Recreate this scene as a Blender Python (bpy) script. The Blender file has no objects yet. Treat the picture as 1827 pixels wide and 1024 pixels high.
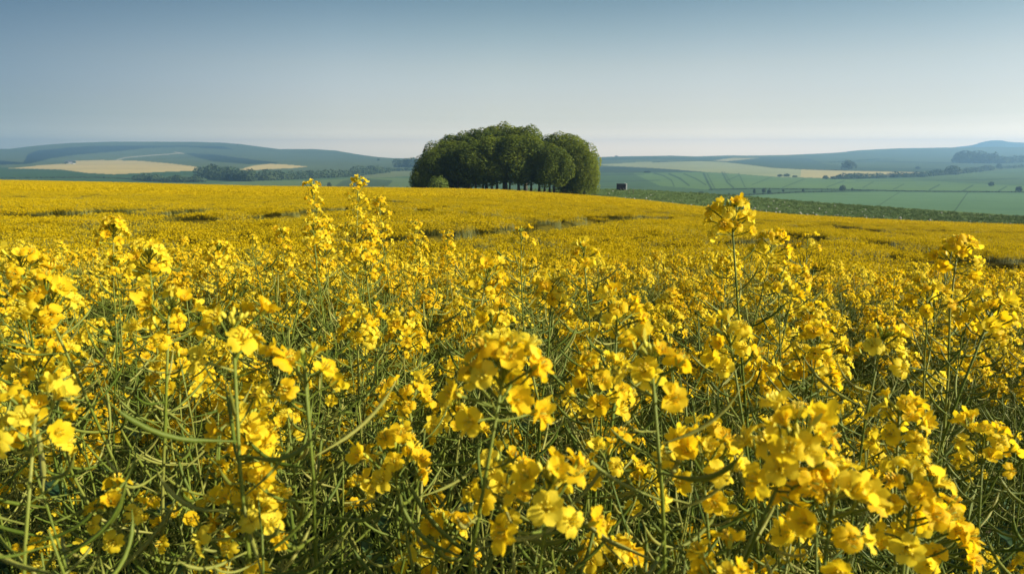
import bpy, math, random
import numpy as np
from mathutils import Vector, Matrix, Euler
rad = math.radians
S = bpy.context.scene
COL = S.collection

# ------------------------------------------------------------------ camera
F, CX, CY, HOR = 1218.0, 913.5, 512.0, 278.0      # focal length and centre of the 1827 px wide photograph
TP = (CY - HOR) / F
PITCH = math.atan(TP)
EYE = 1.62
cam = bpy.data.cameras.new('camera')
cam.lens = 24.0
cam.sensor_width = 36.0
cam.clip_start = 0.02
cam.clip_end = 30000
cam.dof.use_dof = True
cam.dof.focus_distance = 1.9
cam.dof.aperture_fstop = 13.0
camo = bpy.data.objects.new('camera', cam)
COL.objects.link(camo)
camo.location = (0, 0, EYE)
camo.rotation_euler = (math.pi / 2 - PITCH, 0, 0)
S.camera = camo

# ------------------------------------------------------------------ light
SUN_EL, SUN_AZ = rad(26), rad(104)                  # azimuth clockwise from the viewing direction
world = bpy.data.worlds.new('World')
S.world = world
world.use_nodes = True
nt = world.node_tree
nt.nodes.clear()
out = nt.nodes.new('ShaderNodeOutputWorld')
bg = nt.nodes.new('ShaderNodeBackground')
sky = nt.nodes.new('ShaderNodeTexSky')
sky.sky_type = 'NISHITA'
sky.sun_disc = False
sky.sun_elevation = SUN_EL
sky.sun_rotation = SUN_AZ
sky.altitude = 200
sky.air_density = 1.0
sky.dust_density = 2.0
sky.ozone_density = 2.0
tc = nt.nodes.new('ShaderNodeTexCoord')
sp = nt.nodes.new('ShaderNodeSeparateXYZ')
ramp = nt.nodes.new('ShaderNodeValToRGB')
mix = nt.nodes.new('ShaderNodeMix')
mix.data_type = 'RGBA'
mix.blend_type = 'MULTIPLY'
mix.inputs[0].default_value = 1.0
nt.links.new(tc.outputs['Generated'], sp.inputs[0])
nt.links.new(sp.outputs['Z'], ramp.inputs[0])
# the upper air is clear and deep blue, the air near the horizon pale: one smooth grade by elevation
cr = ramp.color_ramp
cr.interpolation = 'LINEAR'
SKY_STOPS = [(0.0, (6.9, 5.0, 3.5)), (0.010, (5.2, 3.85, 2.9)), (0.019, (3.7, 2.78, 2.25)), (0.028, (2.5, 1.95, 1.66)), (0.038, (1.66, 1.32, 1.18)), (0.050, (1.23, 1.00, 0.90)), (0.064, (1.06, 0.85, 0.76)), (0.080, (0.96, 0.765, 0.68)), (0.121, (0.82, 0.665, 0.555)), (0.164, (0.60, 0.545, 0.46)), (0.2, (0.43, 0.44, 0.387)), (0.26, (0.34, 0.36, 0.34)), (0.6, (0.32, 0.35, 0.34))]
cr.elements[0].position = SKY_STOPS[0][0]; cr.elements[0].color = (*SKY_STOPS[0][1], 1)
cr.elements[1].position = SKY_STOPS[-1][0]; cr.elements[1].color = (*SKY_STOPS[-1][1], 1)
for p, c in SKY_STOPS[1:-1]:
    e = cr.elements.new(p); e.color = (*c, 1)
nt.links.new(sky.outputs[0], mix.inputs[6])
nt.links.new(ramp.outputs[0], mix.inputs[7])
# and it brightens smoothly from the side away from the sun towards the side of the sun
vm = nt.nodes.new('ShaderNodeVectorMath'); vm.operation = 'DOT_PRODUCT'
vm.inputs[1].default_value = (math.sin(SUN_AZ), math.cos(SUN_AZ), 0.0)
nt.links.new(tc.outputs['Generated'], vm.inputs[0])
mr = nt.nodes.new('ShaderNodeMapRange'); mr.inputs[1].default_value = -1; mr.inputs[2].default_value = 1
nt.links.new(vm.outputs['Value'], mr.inputs[0])
ramp2 = nt.nodes.new('ShaderNodeValToRGB'); cr2 = ramp2.color_ramp; cr2.interpolation = 'LINEAR'
AZ_STOPS = [(0.0, (0.30, 0.38, 0.48)), (0.12, (0.33, 0.41, 0.51)), (0.27, (0.86, 0.88, 0.91)), (0.37, (1.03, 1.03, 1.01)), (0.52, (1.08, 1.07, 1.06)), (0.66, (0.92, 0.95, 0.965)), (1.0, (0.78, 0.82, 0.87))]
cr2.elements[0].position = AZ_STOPS[0][0]; cr2.elements[0].color = (*AZ_STOPS[0][1], 1)
cr2.elements[1].position = AZ_STOPS[-1][0]; cr2.elements[1].color = (*AZ_STOPS[-1][1], 1)
for p, c in AZ_STOPS[1:-1]:
    e = cr2.elements.new(p); e.color = (*c, 1)
nt.links.new(mr.outputs[0], ramp2.inputs[0])
mix2 = nt.nodes.new('ShaderNodeMix'); mix2.data_type = 'RGBA'; mix2.blend_type = 'MULTIPLY'; mix2.inputs[0].default_value = 1.0
nt.links.new(mix.outputs[2], mix2.inputs[6]); nt.links.new(ramp2.outputs[0], mix2.inputs[7])
nt.links.new(mix2.outputs[2], bg.inputs[0])
bg.inputs[1].default_value = 0.15
nt.links.new(bg.outputs[0], out.inputs[0])

sun = bpy.data.lights.new('sun', 'SUN')
sun.energy = 4.95
sun.angle = rad(0.5)
sun.color = (1.0, 0.90, 0.74)
suno = bpy.data.objects.new('sun', sun)
COL.objects.link(suno)
sd = Vector((math.sin(SUN_AZ) * math.cos(SUN_EL), math.cos(SUN_AZ) * math.cos(SUN_EL), math.sin(SUN_EL)))
suno.rotation_euler = sd.to_track_quat('Z', 'Y').to_euler()
suno.location = (30, 10, 40)

S.view_settings.view_transform = 'Standard'
S.view_settings.look = 'None'
S.view_settings.gamma = 1
S.view_settings.exposure = 0.8
S.view_settings.use_curve_mapping = False
S.render.engine = 'CYCLES'
cy = S.cycles
cy.use_denoising = True
cy.max_bounces = 6
cy.diffuse_bounces = 3
cy.glossy_bounces = 2
cy.transmission_bounces = 3
cy.volume_bounces = 1
cy.transparent_max_bounces = 4
cy.sample_clamp_indirect = 6

# ------------------------------------------------------------------ helpers
def tag(o, label=None, cat=None, group=None, kind=None):
    if label: o['label'] = label
    if cat: o['category'] = cat
    if group: o['group'] = group
    if kind: o['kind'] = kind
    return o

def add(name, data, parent=None, M=None):
    o = bpy.data.objects.new(name, data)
    COL.objects.link(o)
    if parent is not None: o.parent = parent
    if M is not None: o.matrix_basis = M
    return o

class MB:
    def __init__(s):
        s.v = []; s.f = []; s.m = []
    def quadgrid(s, P, nu, nv, mi=0):
        b = len(s.v); s.v += P
        for i in range(nu - 1):
            for j in range(nv - 1):
                s.f.append((b + i * nv + j, b + (i + 1) * nv + j, b + (i + 1) * nv + j + 1, b + i * nv + j + 1)); s.m.append(mi)
    def tube(s, pts, rr, n=5, mi=0, cap=True):
        b = len(s.v); k = len(pts)
        pts = [Vector(p) for p in pts]
        ref = Vector((0.31, 0.87, 0.37))
        for i, p in enumerate(pts):
            t = (pts[min(i + 1, k - 1)] - pts[max(i - 1, 0)]).normalized()
            a = t.cross(ref)
            if a.length < 1e-3: a = t.cross(Vector((1, 0, 0)))
            a.normalize(); c = t.cross(a)
            r = rr[i] if hasattr(rr, '__len__') else rr
            for j in range(n):
                th = 2 * math.pi * j / n
                s.v.append(p + (a * math.cos(th) + c * math.sin(th)) * r)
        for i in range(k - 1):
            for j in range(n):
                s.f.append((b + i * n + j, b + i * n + (j + 1) % n, b + (i + 1) * n + (j + 1) % n, b + (i + 1) * n + j)); s.m.append(mi)
        if cap:
            s.f.append(tuple(b + (k - 1) * n + j for j in range(n))); s.m.append(mi)
            s.f.append(tuple(b + n - 1 - j for j in range(n))); s.m.append(mi)
    def box(s, a, c, mi=0):
        b = len(s.v)
        for z in (a[2], c[2]):
            for x, y in ((a[0], a[1]), (c[0], a[1]), (c[0], c[1]), (a[0], c[1])): s.v.append(Vector((x, y, z)))
        for f in ((3, 2, 1, 0), (4, 5, 6, 7), (0, 1, 5, 4), (1, 2, 6, 5), (2, 3, 7, 6), (3, 0, 4, 7)):
            s.f.append(tuple(b + i for i in f)); s.m.append(mi)
    def blob(s, c, r, n=5, rings=4, mi=0, axis=None):
        q = (Vector(axis).to_track_quat('Z', 'Y')) if axis is not None else None
        P = []; c = Vector(c)
        for i in range(rings + 1):
            ph = math.pi * i / rings
            for j in range(n + 1):
                th = 2 * math.pi * j / n
                d = Vector((math.sin(ph) * math.cos(th) * r[0], math.sin(ph) * math.sin(th) * r[1], -math.cos(ph) * r[2]))
                if q: d = q @ d
                P.append(c + d)
        s.quadgrid(P, rings + 1, n + 1, mi)
    def merge(s, o, M, mi=None):
        b = len(s.v)
        s.v += [M @ Vector(p) for p in o.v]
        s.f += [tuple(b + i for i in f) for f in o.f]
        s.m += o.m if mi is None else [mi] * len(o.m)
    def mesh(s, name, mats, smooth=True):
        me = bpy.data.meshes.new(name)
        me.from_pydata([tuple(p) for p in s.v], [], s.f)
        for m in mats: me.materials.append(m)
        me.polygons.foreach_set('material_index', s.m)
        if smooth: me.polygons.foreach_set('use_smooth', [True] * len(s.f))
        me.update()
        return me

def np_mesh(name, V, Q, mats, smooth=True, color=None, mi=None):
    V = np.asarray(V, dtype=np.float32); Q = np.asarray(Q, dtype=np.int32)
    k = Q.shape[1]
    me = bpy.data.meshes.new(name)
    me.vertices.add(len(V)); me.vertices.foreach_set('co', V.ravel())
    me.loops.add(Q.size); me.loops.foreach_set('vertex_index', Q.ravel())
    me.polygons.add(len(Q))
    me.polygons.foreach_set('loop_start', np.arange(0, Q.size, k, dtype=np.int32))
    me.polygons.foreach_set('loop_total', np.full(len(Q), k, dtype=np.int32))
    for m in mats: me.materials.append(m)
    if mi is not None: me.polygons.foreach_set('material_index', np.asarray(mi, dtype=np.int32))
    if smooth: me.polygons.foreach_set('use_smooth', np.ones(len(Q), dtype=bool))
    me.update(calc_edges=True)
    if color is not None:
        a = me.attributes.new('tint', 'FLOAT_COLOR', 'POINT')
        c = np.ones((len(V), 4), dtype=np.float32); c[:, :3] = color
        a.data.foreach_set('color', c.ravel())
    return me

def grid_quads(nu, nv):
    i, j = np.meshgrid(np.arange(nu - 1), np.arange(nv - 1), indexing='ij')
    a = (i * nv + j).ravel()
    return np.stack([a, a + nv, a + nv + 1, a + 1], 1)

# ------------------------------------------------------------------ materials
def mat_new(name):
    m = bpy.data.materials.new(name); m.use_nodes = True
    t = m.node_tree; t.nodes.clear()
    o = t.nodes.new('ShaderNodeOutputMaterial')
    return m, t, o
def N(t, typ, **kw):
    n = t.nodes.new(typ)
    for k, v in kw.items(): setattr(n, k, v)
    return n
def ramp_node(t, stops, src):
    r = N(t, 'ShaderNodeValToRGB'); e = r.color_ramp.elements
    e[0].position = stops[0][0]; e[0].color = (*stops[0][1], 1)
    e[1].position = stops[-1][0]; e[1].color = (*stops[-1][1], 1)
    for p, c in stops[1:-1]:
        x = e.new(p); x.color = (*c, 1)
    t.links.new(src, r.inputs[0]); return r.outputs[0]
def noise_node(t, scale, detail=3, coord='Object', vec=None, rough=0.5):
    n = N(t, 'ShaderNodeTexNoise'); n.inputs['Scale'].default_value = scale; n.inputs['Detail'].default_value = detail
    n.inputs['Roughness'].default_value = rough
    if vec is None:
        c = N(t, 'ShaderNodeTexCoord'); vec = c.outputs[coord]
    t.links.new(vec, n.inputs['Vector']); return n.outputs['Fac']
def mathn(t, op, a, b=None):
    n = N(t, 'ShaderNodeMath', operation=op)
    for i, x in enumerate((a, b)):
        if x is None: continue
        if hasattr(x, 'links'): t.links.new(x, n.inputs[i])
        else: n.inputs[i].default_value = x
    return n.outputs[0]
def mixc(t, fac, a, b, mode='MIX'):
    n = N(t, 'ShaderNodeMix', data_type='RGBA', blend_type=mode)
    for i, x in ((0, fac), (6, a), (7, b)):
        if hasattr(x, 'links'): t.links.new(x, n.inputs[i])
        elif i == 0: n.inputs[0].default_value = x
        else: n.inputs[i].default_value = (*x, 1)
    return n.outputs[2]

def thin_mat(name, stops, scale, trans=0.4, tcol=None, rough=0.6, spec=0.3, rnd=0.5, bump=0.0, bscale=300):
    """thin plant tissue: reflects and lets some light through"""
    m, t, o = mat_new(name)
    oi = N(t, 'ShaderNodeObjectInfo')
    nz = noise_node(t, scale, 3)
    f = mathn(t, 'ADD', mathn(t, 'MULTIPLY', oi.outputs['Random'], rnd), mathn(t, 'MULTIPLY', nz, 1 - rnd))
    col = ramp_node(t, stops, f)
    p = N(t, 'ShaderNodeBsdfPrincipled'); t.links.new(col, p.inputs['Base Color'])
    p.inputs['Roughness'].default_value = rough
    p.inputs['Specular IOR Level'].default_value = spec
    if bump:
        b = N(t, 'ShaderNodeBump'); b.inputs['Strength'].default_value = bump; b.inputs['Distance'].default_value = 0.0006
        t.links.new(noise_node(t, bscale, 2), b.inputs['Height']); t.links.new(b.outputs[0], p.inputs['Normal'])
    if trans:
        tr = N(t, 'ShaderNodeBsdfTranslucent')
        if tcol is None: t.links.new(col, tr.inputs[0])
        else: t.links.new(mixc(t, 1.0, col, tcol, 'MULTIPLY'), tr.inputs[0])
        mx = N(t, 'ShaderNodeMixShader'); mx.inputs[0].default_value = trans
        t.links.new(p.outputs[0], mx.inputs[1]); t.links.new(tr.outputs[0], mx.inputs[2]); t.links.new(mx.outputs[0], o.inputs[0])
    else: t.links.new(p.outputs[0], o.inputs[0])
    return m

M_PETAL = thin_mat('petal', [(0.2, (0.92, 0.61, 0.011)), (0.5, (0.95, 0.725, 0.024)), (0.8, (0.96, 0.81, 0.070))], 60, 0.54, (1.0, 1.0, 0.8), 0.6, 0.15, 0.55, 0.5, 500)
M_ANTHER = thin_mat('anther', [(0.3, (0.80, 0.50, 0.02)), (0.7, (0.72, 0.62, 0.05))], 90, 0.0)
M_BUD = thin_mat('bud', [(0.3, (0.34, 0.40, 0.04)), (0.7, (0.66, 0.56, 0.04))], 60, 0.15)
M_STEM = thin_mat('stem_green', [(0.25, (0.070, 0.112, 0.010)), (0.55, (0.14, 0.180, 0.020)), (0.8, (0.27, 0.27, 0.06))], 14, 0.0, None, 0.55, 0.25, 0.4, 0.4, 250)
M_POD = thin_mat('pod_green', [(0.2, (0.075, 0.118, 0.010)), (0.5, (0.145, 0.185, 0.022)), (0.78, (0.29, 0.29, 0.06)), (0.95, (0.42, 0.34, 0.14))], 25, 0.12, None, 0.55, 0.25, 0.6, 0.5, 350)
M_LEAF = thin_mat('crop_leaf', [(0.3, (0.04, 0.10, 0.035)), (0.7, (0.09, 0.16, 0.05))], 12, 0.3, (0.9, 1, 0.5), 0.5, 0.4, 0.5, 0.4, 80)
M_TREELEAF = thin_mat('beech_leaf', [(0.25, (0.045, 0.080, 0.016)), (0.5, (0.145, 0.195, 0.025)), (0.8, (0.25, 0.29, 0.038))], 0.35, 0.5, (1.2, 1.1, 0.5), 0.6, 0.15, 0.2)
M_BUSHLEAF = thin_mat('bush_leaf', [(0.25, (0.10, 0.15, 0.02)), (0.8, (0.18, 0.23, 0.035))], 0.8, 0.25, None, 0.6, 0.2, 0.2)
M_FARLEAF = thin_mat('wood_leaf', [(0.25, (0.04, 0.075, 0.035)), (0.8, (0.09, 0.12, 0.05))], 0.05, 0.15, None, 0.8, 0.1, 0.3)
M_BARK = thin_mat('bark', [(0.3, (0.045, 0.040, 0.030)), (0.7, (0.11, 0.10, 0.075))], 3, 0.0, None, 0.9, 0.1, 0.2)

def simple_mat(name, col, rough=0.6, nscale=2.0, var=0.25, metal=0.0):
    m, t, o = mat_new(name)
    c = ramp_node(t, [(0.3, tuple(x * (1 - var) for x in col)), (0.7, tuple(min(1, x * (1 + var)) for x in col))], noise_node(t, nscale, 4))
    p = N(t, 'ShaderNodeBsdfPrincipled'); t.links.new(c, p.inputs['Base Color']); p.inputs['Roughness'].default_value = rough
    p.inputs['Metallic'].default_value = metal
    t.links.new(p.outputs[0], o.inputs[0]); return m
M_TANK = simple_mat('dark_blue_paint', (0.006, 0.010, 0.020), 0.7)
M_WHITE = simple_mat('white_paint', (0.62, 0.63, 0.62), 0.5)
M_RUBBER = simple_mat('rubber', (0.02, 0.02, 0.02), 0.85)
M_WOOD = simple_mat('post_wood', (0.13, 0.11, 0.08), 0.9, 8)
M_FLINT = simple_mat('chalk_flint', (0.50, 0.47, 0.40), 0.8, 3)

# crop seen as a mass: yellow heads over olive stems, in drifts
def crop_mat(name, yel, grn, scale, thr):
    m, t, o = mat_new(name)
    g = N(t, 'ShaderNodeNewGeometry')
    mp = N(t, 'ShaderNodeMapping'); mp.inputs['Scale'].default_value = (0.35, 1, 1); mp.inputs['Rotation'].default_value = (0, 0, 0.15)
    t.links.new(g.outputs['Position'], mp.inputs[0])
    drift = noise_node(t, 0.16, 4, vec=mp.outputs[0], rough=0.6)
    oi = N(t, 'ShaderNodeObjectInfo')
    fine = noise_node(t, scale, 2, vec=g.outputs['Position'])
    f = mathn(t, 'ADD', mathn(t, 'MULTIPLY', drift, 0.55), mathn(t, 'MULTIPLY', fine, 0.45))
    f = mathn(t, 'ADD', f, mathn(t, 'MULTIPLY', oi.outputs['Random'], 0.08))
    c = ramp_node(t, [(thr - 0.12, grn), (thr, tuple((a + b) / 2 for a, b in zip(yel, grn))), (thr + 0.1, yel)], f)
    p = N(t, 'ShaderNodeBsdfPrincipled'); t.links.new(c, p.inputs['Base Color']); p.inputs['Roughness'].default_value = 0.8; p.inputs['Specular IOR Level'].default_value = 0.1
    tr = N(t, 'ShaderNodeBsdfTranslucent'); t.links.new(c, tr.inputs[0])
    mx = N(t, 'ShaderNodeMixShader'); mx.inputs[0].default_value = 0.42
    t.links.new(p.outputs[0], mx.inputs[1]); t.links.new(tr.outputs[0], mx.inputs[2]); t.links.new(mx.outputs[0], o.inputs[0])
    return m
M_FARHEAD = crop_mat('far_blossom', (0.62, 0.455, 0.006), (0.38, 0.29, 0.007), 2.5, 0.44)
M_UNDER = crop_mat('crop_understorey', (0.20, 0.155, 0.010), (0.055, 0.06, 0.010), 6.0, 0.50)
M_FARSTEM = simple_mat('far_stem', (0.11, 0.12, 0.014), 0.7, 1.0)

def ground_mat():
    m, t, o = mat_new('ground_soil_and_grass')
    a = N(t, 'ShaderNodeAttribute', attribute_name='tint')
    g = N(t, 'ShaderNodeNewGeometry')
    n1 = noise_node(t, 0.35, 6, vec=g.outputs['Position'], rough=0.65)
    n2 = noise_node(t, 3.0, 3, vec=g.outputs['Position'])
    f = mathn(t, 'ADD', mathn(t, 'MULTIPLY', n1, 0.6), mathn(t, 'MULTIPLY', n2, 0.4))
    v = ramp_node(t, [(0.35, (0.55, 0.55, 0.55)), (0.65, (1.35, 1.3, 1.2))], f)
    c = mixc(t, 1.0, a.outputs['Color'], v, 'MULTIPLY')
    p = N(t, 'ShaderNodeBsdfPrincipled'); t.links.new(c, p.inputs['Base Color']); p.inputs['Roughness'].default_value = 0.95; p.inputs['Specular IOR Level'].default_value = 0.1
    b = N(t, 'ShaderNodeBump'); b.inputs['Strength'].default_value = 0.6; b.inputs['Distance'].default_value = 0.05
    t.links.new(n2, b.inputs['Height']); t.links.new(b.outputs[0], p.inputs['Normal'])
    t.links.new(p.outputs[0], o.inputs[0]); return m
M_GROUND = ground_mat()
def hills_mat():
    m, t, o = mat_new('downland')
    a = N(t, 'ShaderNodeAttribute', attribute_name='tint')
    g = N(t, 'ShaderNodeNewGeometry')
    n1 = noise_node(t, 0.0035, 6, vec=g.outputs['Position'], rough=0.6)
    n2 = noise_node(t, 0.03, 5, vec=g.outputs['Position'], rough=0.7)
    f = mathn(t, 'ADD', mathn(t, 'MULTIPLY', n1, 0.55), mathn(t, 'MULTIPLY', n2, 0.45))
    v = ramp_node(t, [(0.3, (0.78, 0.80, 0.82)), (0.7, (1.22, 1.18, 1.12))], f)
    c = mixc(t, 1.0, a.outputs['Color'], v, 'MULTIPLY')
    p = N(t, 'ShaderNodeBsdfPrincipled'); t.links.new(c, p.inputs['Base Color']); p.inputs['Roughness'].default_value = 1.0; p.inputs['Specular IOR Level'].default_value = 0.0
    t.links.new(p.outputs[0], o.inputs[0]); return m
M_HILLS = hills_mat()

# ------------------------------------------------------------------ the lie of the land
cP, sP = math.cos(PITCH), math.sin(PITCH)
def row_t(row):                      # image row -> fall per metre of distance
    b = (CY - row) / F
    return -(-sP + b * cP) / (cP + b * sP)
def ray(px, py):                     # direction scaled to one metre of depth
    a = (px - CX) / F; b = (CY - py) / F
    dy = cP + b * sP
    return Vector((a / dy, 1.0, (-sP + b * cP) / dy))
def at(px, py, Y):
    r = ray(px, py)
    return Vector((r.x * Y, Y, EYE + r.z * Y))
def colh(u): return CX + u * F / cP
PX = np.arange(-400, 2300)
def table(xs, ys, sm=25):
    v = np.interp(PX, xs, ys)
    k = np.exp(-0.5 * (np.arange(-80, 81) / sm) ** 2); k /= k.sum()
    return np.convolve(np.pad(v, 80, mode='edge'), k, mode='valid')
def rz(row): return row_t(row)
rowt = np.vectorize(row_t)
E_X = [-400, 0, 200, 450, 730, 880, 1060, 1150, 1270, 1430, 1630, 1827, 2300]
E_R = table(E_X, [316, 322, 326, 332.5, 336, 338.5, 350, 358, 372, 385, 395.5, 402.5, 410])
E_Y = table(E_X, [185, 175, 165, 150, 138, 132, 112, 100, 86, 76, 68, 62, 56])
N_R = table([-400, 0, 730, 1060, 1400, 1827, 2300], [424, 426, 434, 442, 452, 470, 480], 60)
V_X = [-400, 0, 450, 730, 880, 1060, 1150, 1270, 1350, 1430, 1630, 1827, 2300]
V_R = table(V_X, [318, 324.5, 334.5, 338, 339, 338.5, 340, 347.5, 353.5, 361.5, 376, 391, 405])
V_Y = table(V_X, [195, 190, 172, 172, 174, 166, 150, 132, 122, 112, 100, 90, 80])
E_Z = -rowt(E_R) * E_Y; N_Z = -rowt(N_R) * 10.0; V_Z = -rowt(V_R) * V_Y

_rs = np.random.RandomState(5)
_w = [(_rs.uniform(0, 6.28), _rs.uniform(-0.35, 0.35), _rs.uniform(0.25, 1.0)) for _ in range(9)]
def waves(X, Y):
    z = 0
    for i, (ph, th, k) in enumerate(_w):
        wl = 3.0 + 3.2 * i
        d = X * math.sin(th) + Y * math.cos(th)
        z = z + np.sin(2 * math.pi * d / wl + ph + 0.8 * np.sin(X / (wl * 1.7) + ph * 3)) * (0.006 + 0.0024 * i) * k
    return z
def sstep(a, b, x):
    t = np.clip((x - a) / (b - a), 0, 1); return t * t * (3 - 2 * t)
def lookup(tab, X, Y):
    px = colh(X / np.maximum(Y, 6.0))
    return np.interp(px, PX, tab)
def near_top(X, Y):
    z = np.interp(Y, [-5, 0, 0.6, 1.2, 2.0, 3.0, 3.7, 4.5, 6.0, 10.0], [-0.41, -0.41, -0.385, -0.36, -0.375, -0.43, -0.56, -0.76, -1.02, -1.35])
    return z - 0.022 * X
def canopy(X, Y):
    X = np.asarray(X, float); Y = np.asarray(Y, float)
    ye = lookup(E_Y, X, Y); ez = lookup(E_Z, X, Y); nz = lookup(N_Z, X, Y)
    far = nz + (ez - nz) * (Y - 10) / (ye - 10) + waves(X, Y) * sstep(8, 16, Y) * (1 - sstep(ye - 25, ye, Y))
    k = sstep(5, 10, Y)
    return EYE + near_top(np.clip(X, -12, 12), np.minimum(Y, 10)) * (1 - k) + far * k
def ground(X, Y):
    X = np.asarray(X, float); Y = np.asarray(Y, float)
    ye = lookup(E_Y, X, Y); yv = lookup(V_Y, X, Y); ez = lookup(E_Z, X, Y); vz = lookup(V_Z, X, Y)
    infield = canopy(X, np.minimum(Y, ye)) - 1.30
    k = np.clip((Y - ye) / np.maximum(yv - ye, 1), 0, 1)
    verge = EYE + (ez - 1.30) + (vz - ez + 1.30) * sstep(0, 1, k) ** 0.8
    z = np.where(Y <= ye, infield, verge)
    drop = np.where(Y > yv, sstep(0, 170, Y - yv) * (-45 - (EYE + vz)), 0)
    return z + drop
def edge_y(X, Y): return lookup(E_Y, X, Y)

def hit(px, py):                     # where the sight line through a pixel meets the top of the crop, beyond the first rows
    r = ray(px, py)
    Ys = np.geomspace(9, 185, 1500)
    d = EYE + r.z * Ys - canopy(r.x * Ys, Ys)
    i = np.argmax(d < 0)
    if d[i] >= 0: i = len(Ys) - 1
    return (r.x * Ys[i], Ys[i])

# wheel tracks and thin places in the crop
LANES = [([(690, 428), (800, 418), (930, 408), (1010, 398), (1100, 389), (1170, 385)], 0.42),
         ([(1090, 374), (1150, 378), (1215, 385), (1265, 389), (1330, 392), (1430, 396), (1560, 400), (1827, 404)], 0.55),
         ([(1060, 372), (1010, 368)], 0.3),
         ([(930, 354), (985, 356)], 0.8),
         ([(880, 345), (960, 352), (1100, 362), (1220, 378)], 0.25),
         ([(200, 400), (290, 394), (370, 386)], 0.35), ([(180, 377), (260, 380), (330, 378)], 0.3), ([(0, 382), (90, 384), (110, 379)], 0.35),
         ([(0, 352), (120, 350), (230, 349)], 0.35), ([(330, 348), (480, 345), (620, 346)], 0.3), ([(560, 374), (640, 373), (700, 378)], 0.3),
         ([(390, 392), (520, 382), (600, 375)], 0.3), ([(1330, 437), (1420, 424), (1470, 419)], 0.4),
         ([(1490, 402), (1560, 412), (1640, 421), (1760, 424)], 0.35), ([(1560, 432), (1640, 442)], 0.3), ([(1700, 470), (1760, 468), (1827, 462)], 0.3),
         ([(1430, 404), (1530, 408), (1660, 412), (1827, 416)], 0.3), ([(640, 356), (760, 362), (860, 366)], 0.25), ([(740, 345), (860, 352)], 0.25)]
SEG = []
for pts, w in LANES:
    q = [hit(*p) for p in pts]
    for a, b in zip(q[:-1], q[1:]): SEG.append((a[0], a[1], b[0], b[1], max(w, .4) * 1.55))
SEG = np.array(SEG)
def lane_dist(X, Y):                 # distance to the nearest lane divided by its half width
    X = np.asarray(X, float); Y = np.asarray(Y, float)
    best = np.full(X.shape, 1e9)
    wob = 0.15 * np.sin(X * 1.3) + 0.1 * np.sin(X * 3.1 + Y)
    for ax, ay, bx, by, w in SEG:
        dx, dy = bx - ax, by - ay
        t = np.clip(((X - ax) * dx + (Y - ay) * dy) / (dx * dx + dy * dy + 1e-9), 0, 1)
        d = np.hypot(X - ax - t * dx, Y + wob - ay - t * dy) / w
        best = np.minimum(best, d)
    return best

# ground: one sheet, fine near the camera
def sinh_axis(lo, hi, n, k):
    a = np.arcsinh(lo / k); b = np.arcsinh(hi / k)
    return np.sinh(np.linspace(a, b, n)) * k
gx = sinh_axis(-3500, 3500, 281, 3.0); gy = sinh_axis(-2500, 420, 300, 3.0)
GX, GY = np.meshgrid(gx, gy, indexing='ij')
GZ = ground(GX, GY)
ye = edge_y(GX, GY)
soil = np.array([0.085, 0.065, 0.042]); grass = np.array([0.10, 0.16, 0.045])
k = sstep(-1, 1.5, GY - ye)[..., None]
near_edge = np.exp(-((GY - ye - 2) / 5.0) ** 2)[..., None]
Cg = soil * (1 - k) + (grass * (1 - 0.45 * near_edge) + np.array([0.13, 0.11, 0.08]) * 0.45 * near_edge) * k
g = add('ground', np_mesh('ground', np.stack([GX, GY, GZ], -1).reshape(-1, 3), grid_quads(281, 300), [M_GROUND], True, Cg.reshape(-1, 3)))
tag(g, kind='structure')

# ------------------------------------------------------------------ valley and downs
ROWS = np.array([253, 262, 270, 280, 290, 300, 310, 325, 345, 390, 430.]); DIST = np.array([4400, 4000, 3600, 3000, 2250, 1750, 1380, 1000, 690, 350, 250.])
def vdist(row): return np.exp(np.interp(row, ROWS, np.log(DIST)))
SKY_X = [-700, -200, 0, 20, 60, 100, 130, 200, 280, 350, 400, 430, 465, 500, 560, 600, 640, 670, 700, 740, 900, 1060, 1100, 1200, 1240, 1305, 1330, 1400, 1480, 1500, 1530, 1600, 1700, 1740, 1780, 1827, 2100, 2600]
SKY_R = [280, 272, 266, 266, 261, 257.5, 255.5, 253.2, 253.2, 253.5, 255, 257.5, 262, 266.5, 266.3, 269, 276, 280, 282.5, 283.5, 282.5, 281, 279.5, 278, 279.5, 277.5, 278, 277, 273.5, 272, 268.5, 265, 263.5, 263, 262.5, 263, 266, 272]
def point(px, row, D=None):
    D = vdist(row) if D is None else D
    u = (px - CX) / F * cP           # near the horizon
    return np.stack([u * D, D + 0 * u, EYE - rowt(row) * D], -1)
def inpoly(P, x, y):
    c = np.zeros(x.shape, bool); n = len(P)
    for i in range(n):
        x1, y1 = P[i]; x2, y2 = P[i - 1]
        if y1 == y2: continue
        c ^= ((y1 > y) != (y2 > y)) & (x < (x2 - x1) * (y - y1) / (y2 - y1) + x1)
    return c
GRASS_HI = (0.095, 0.128, 0.062)
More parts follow.
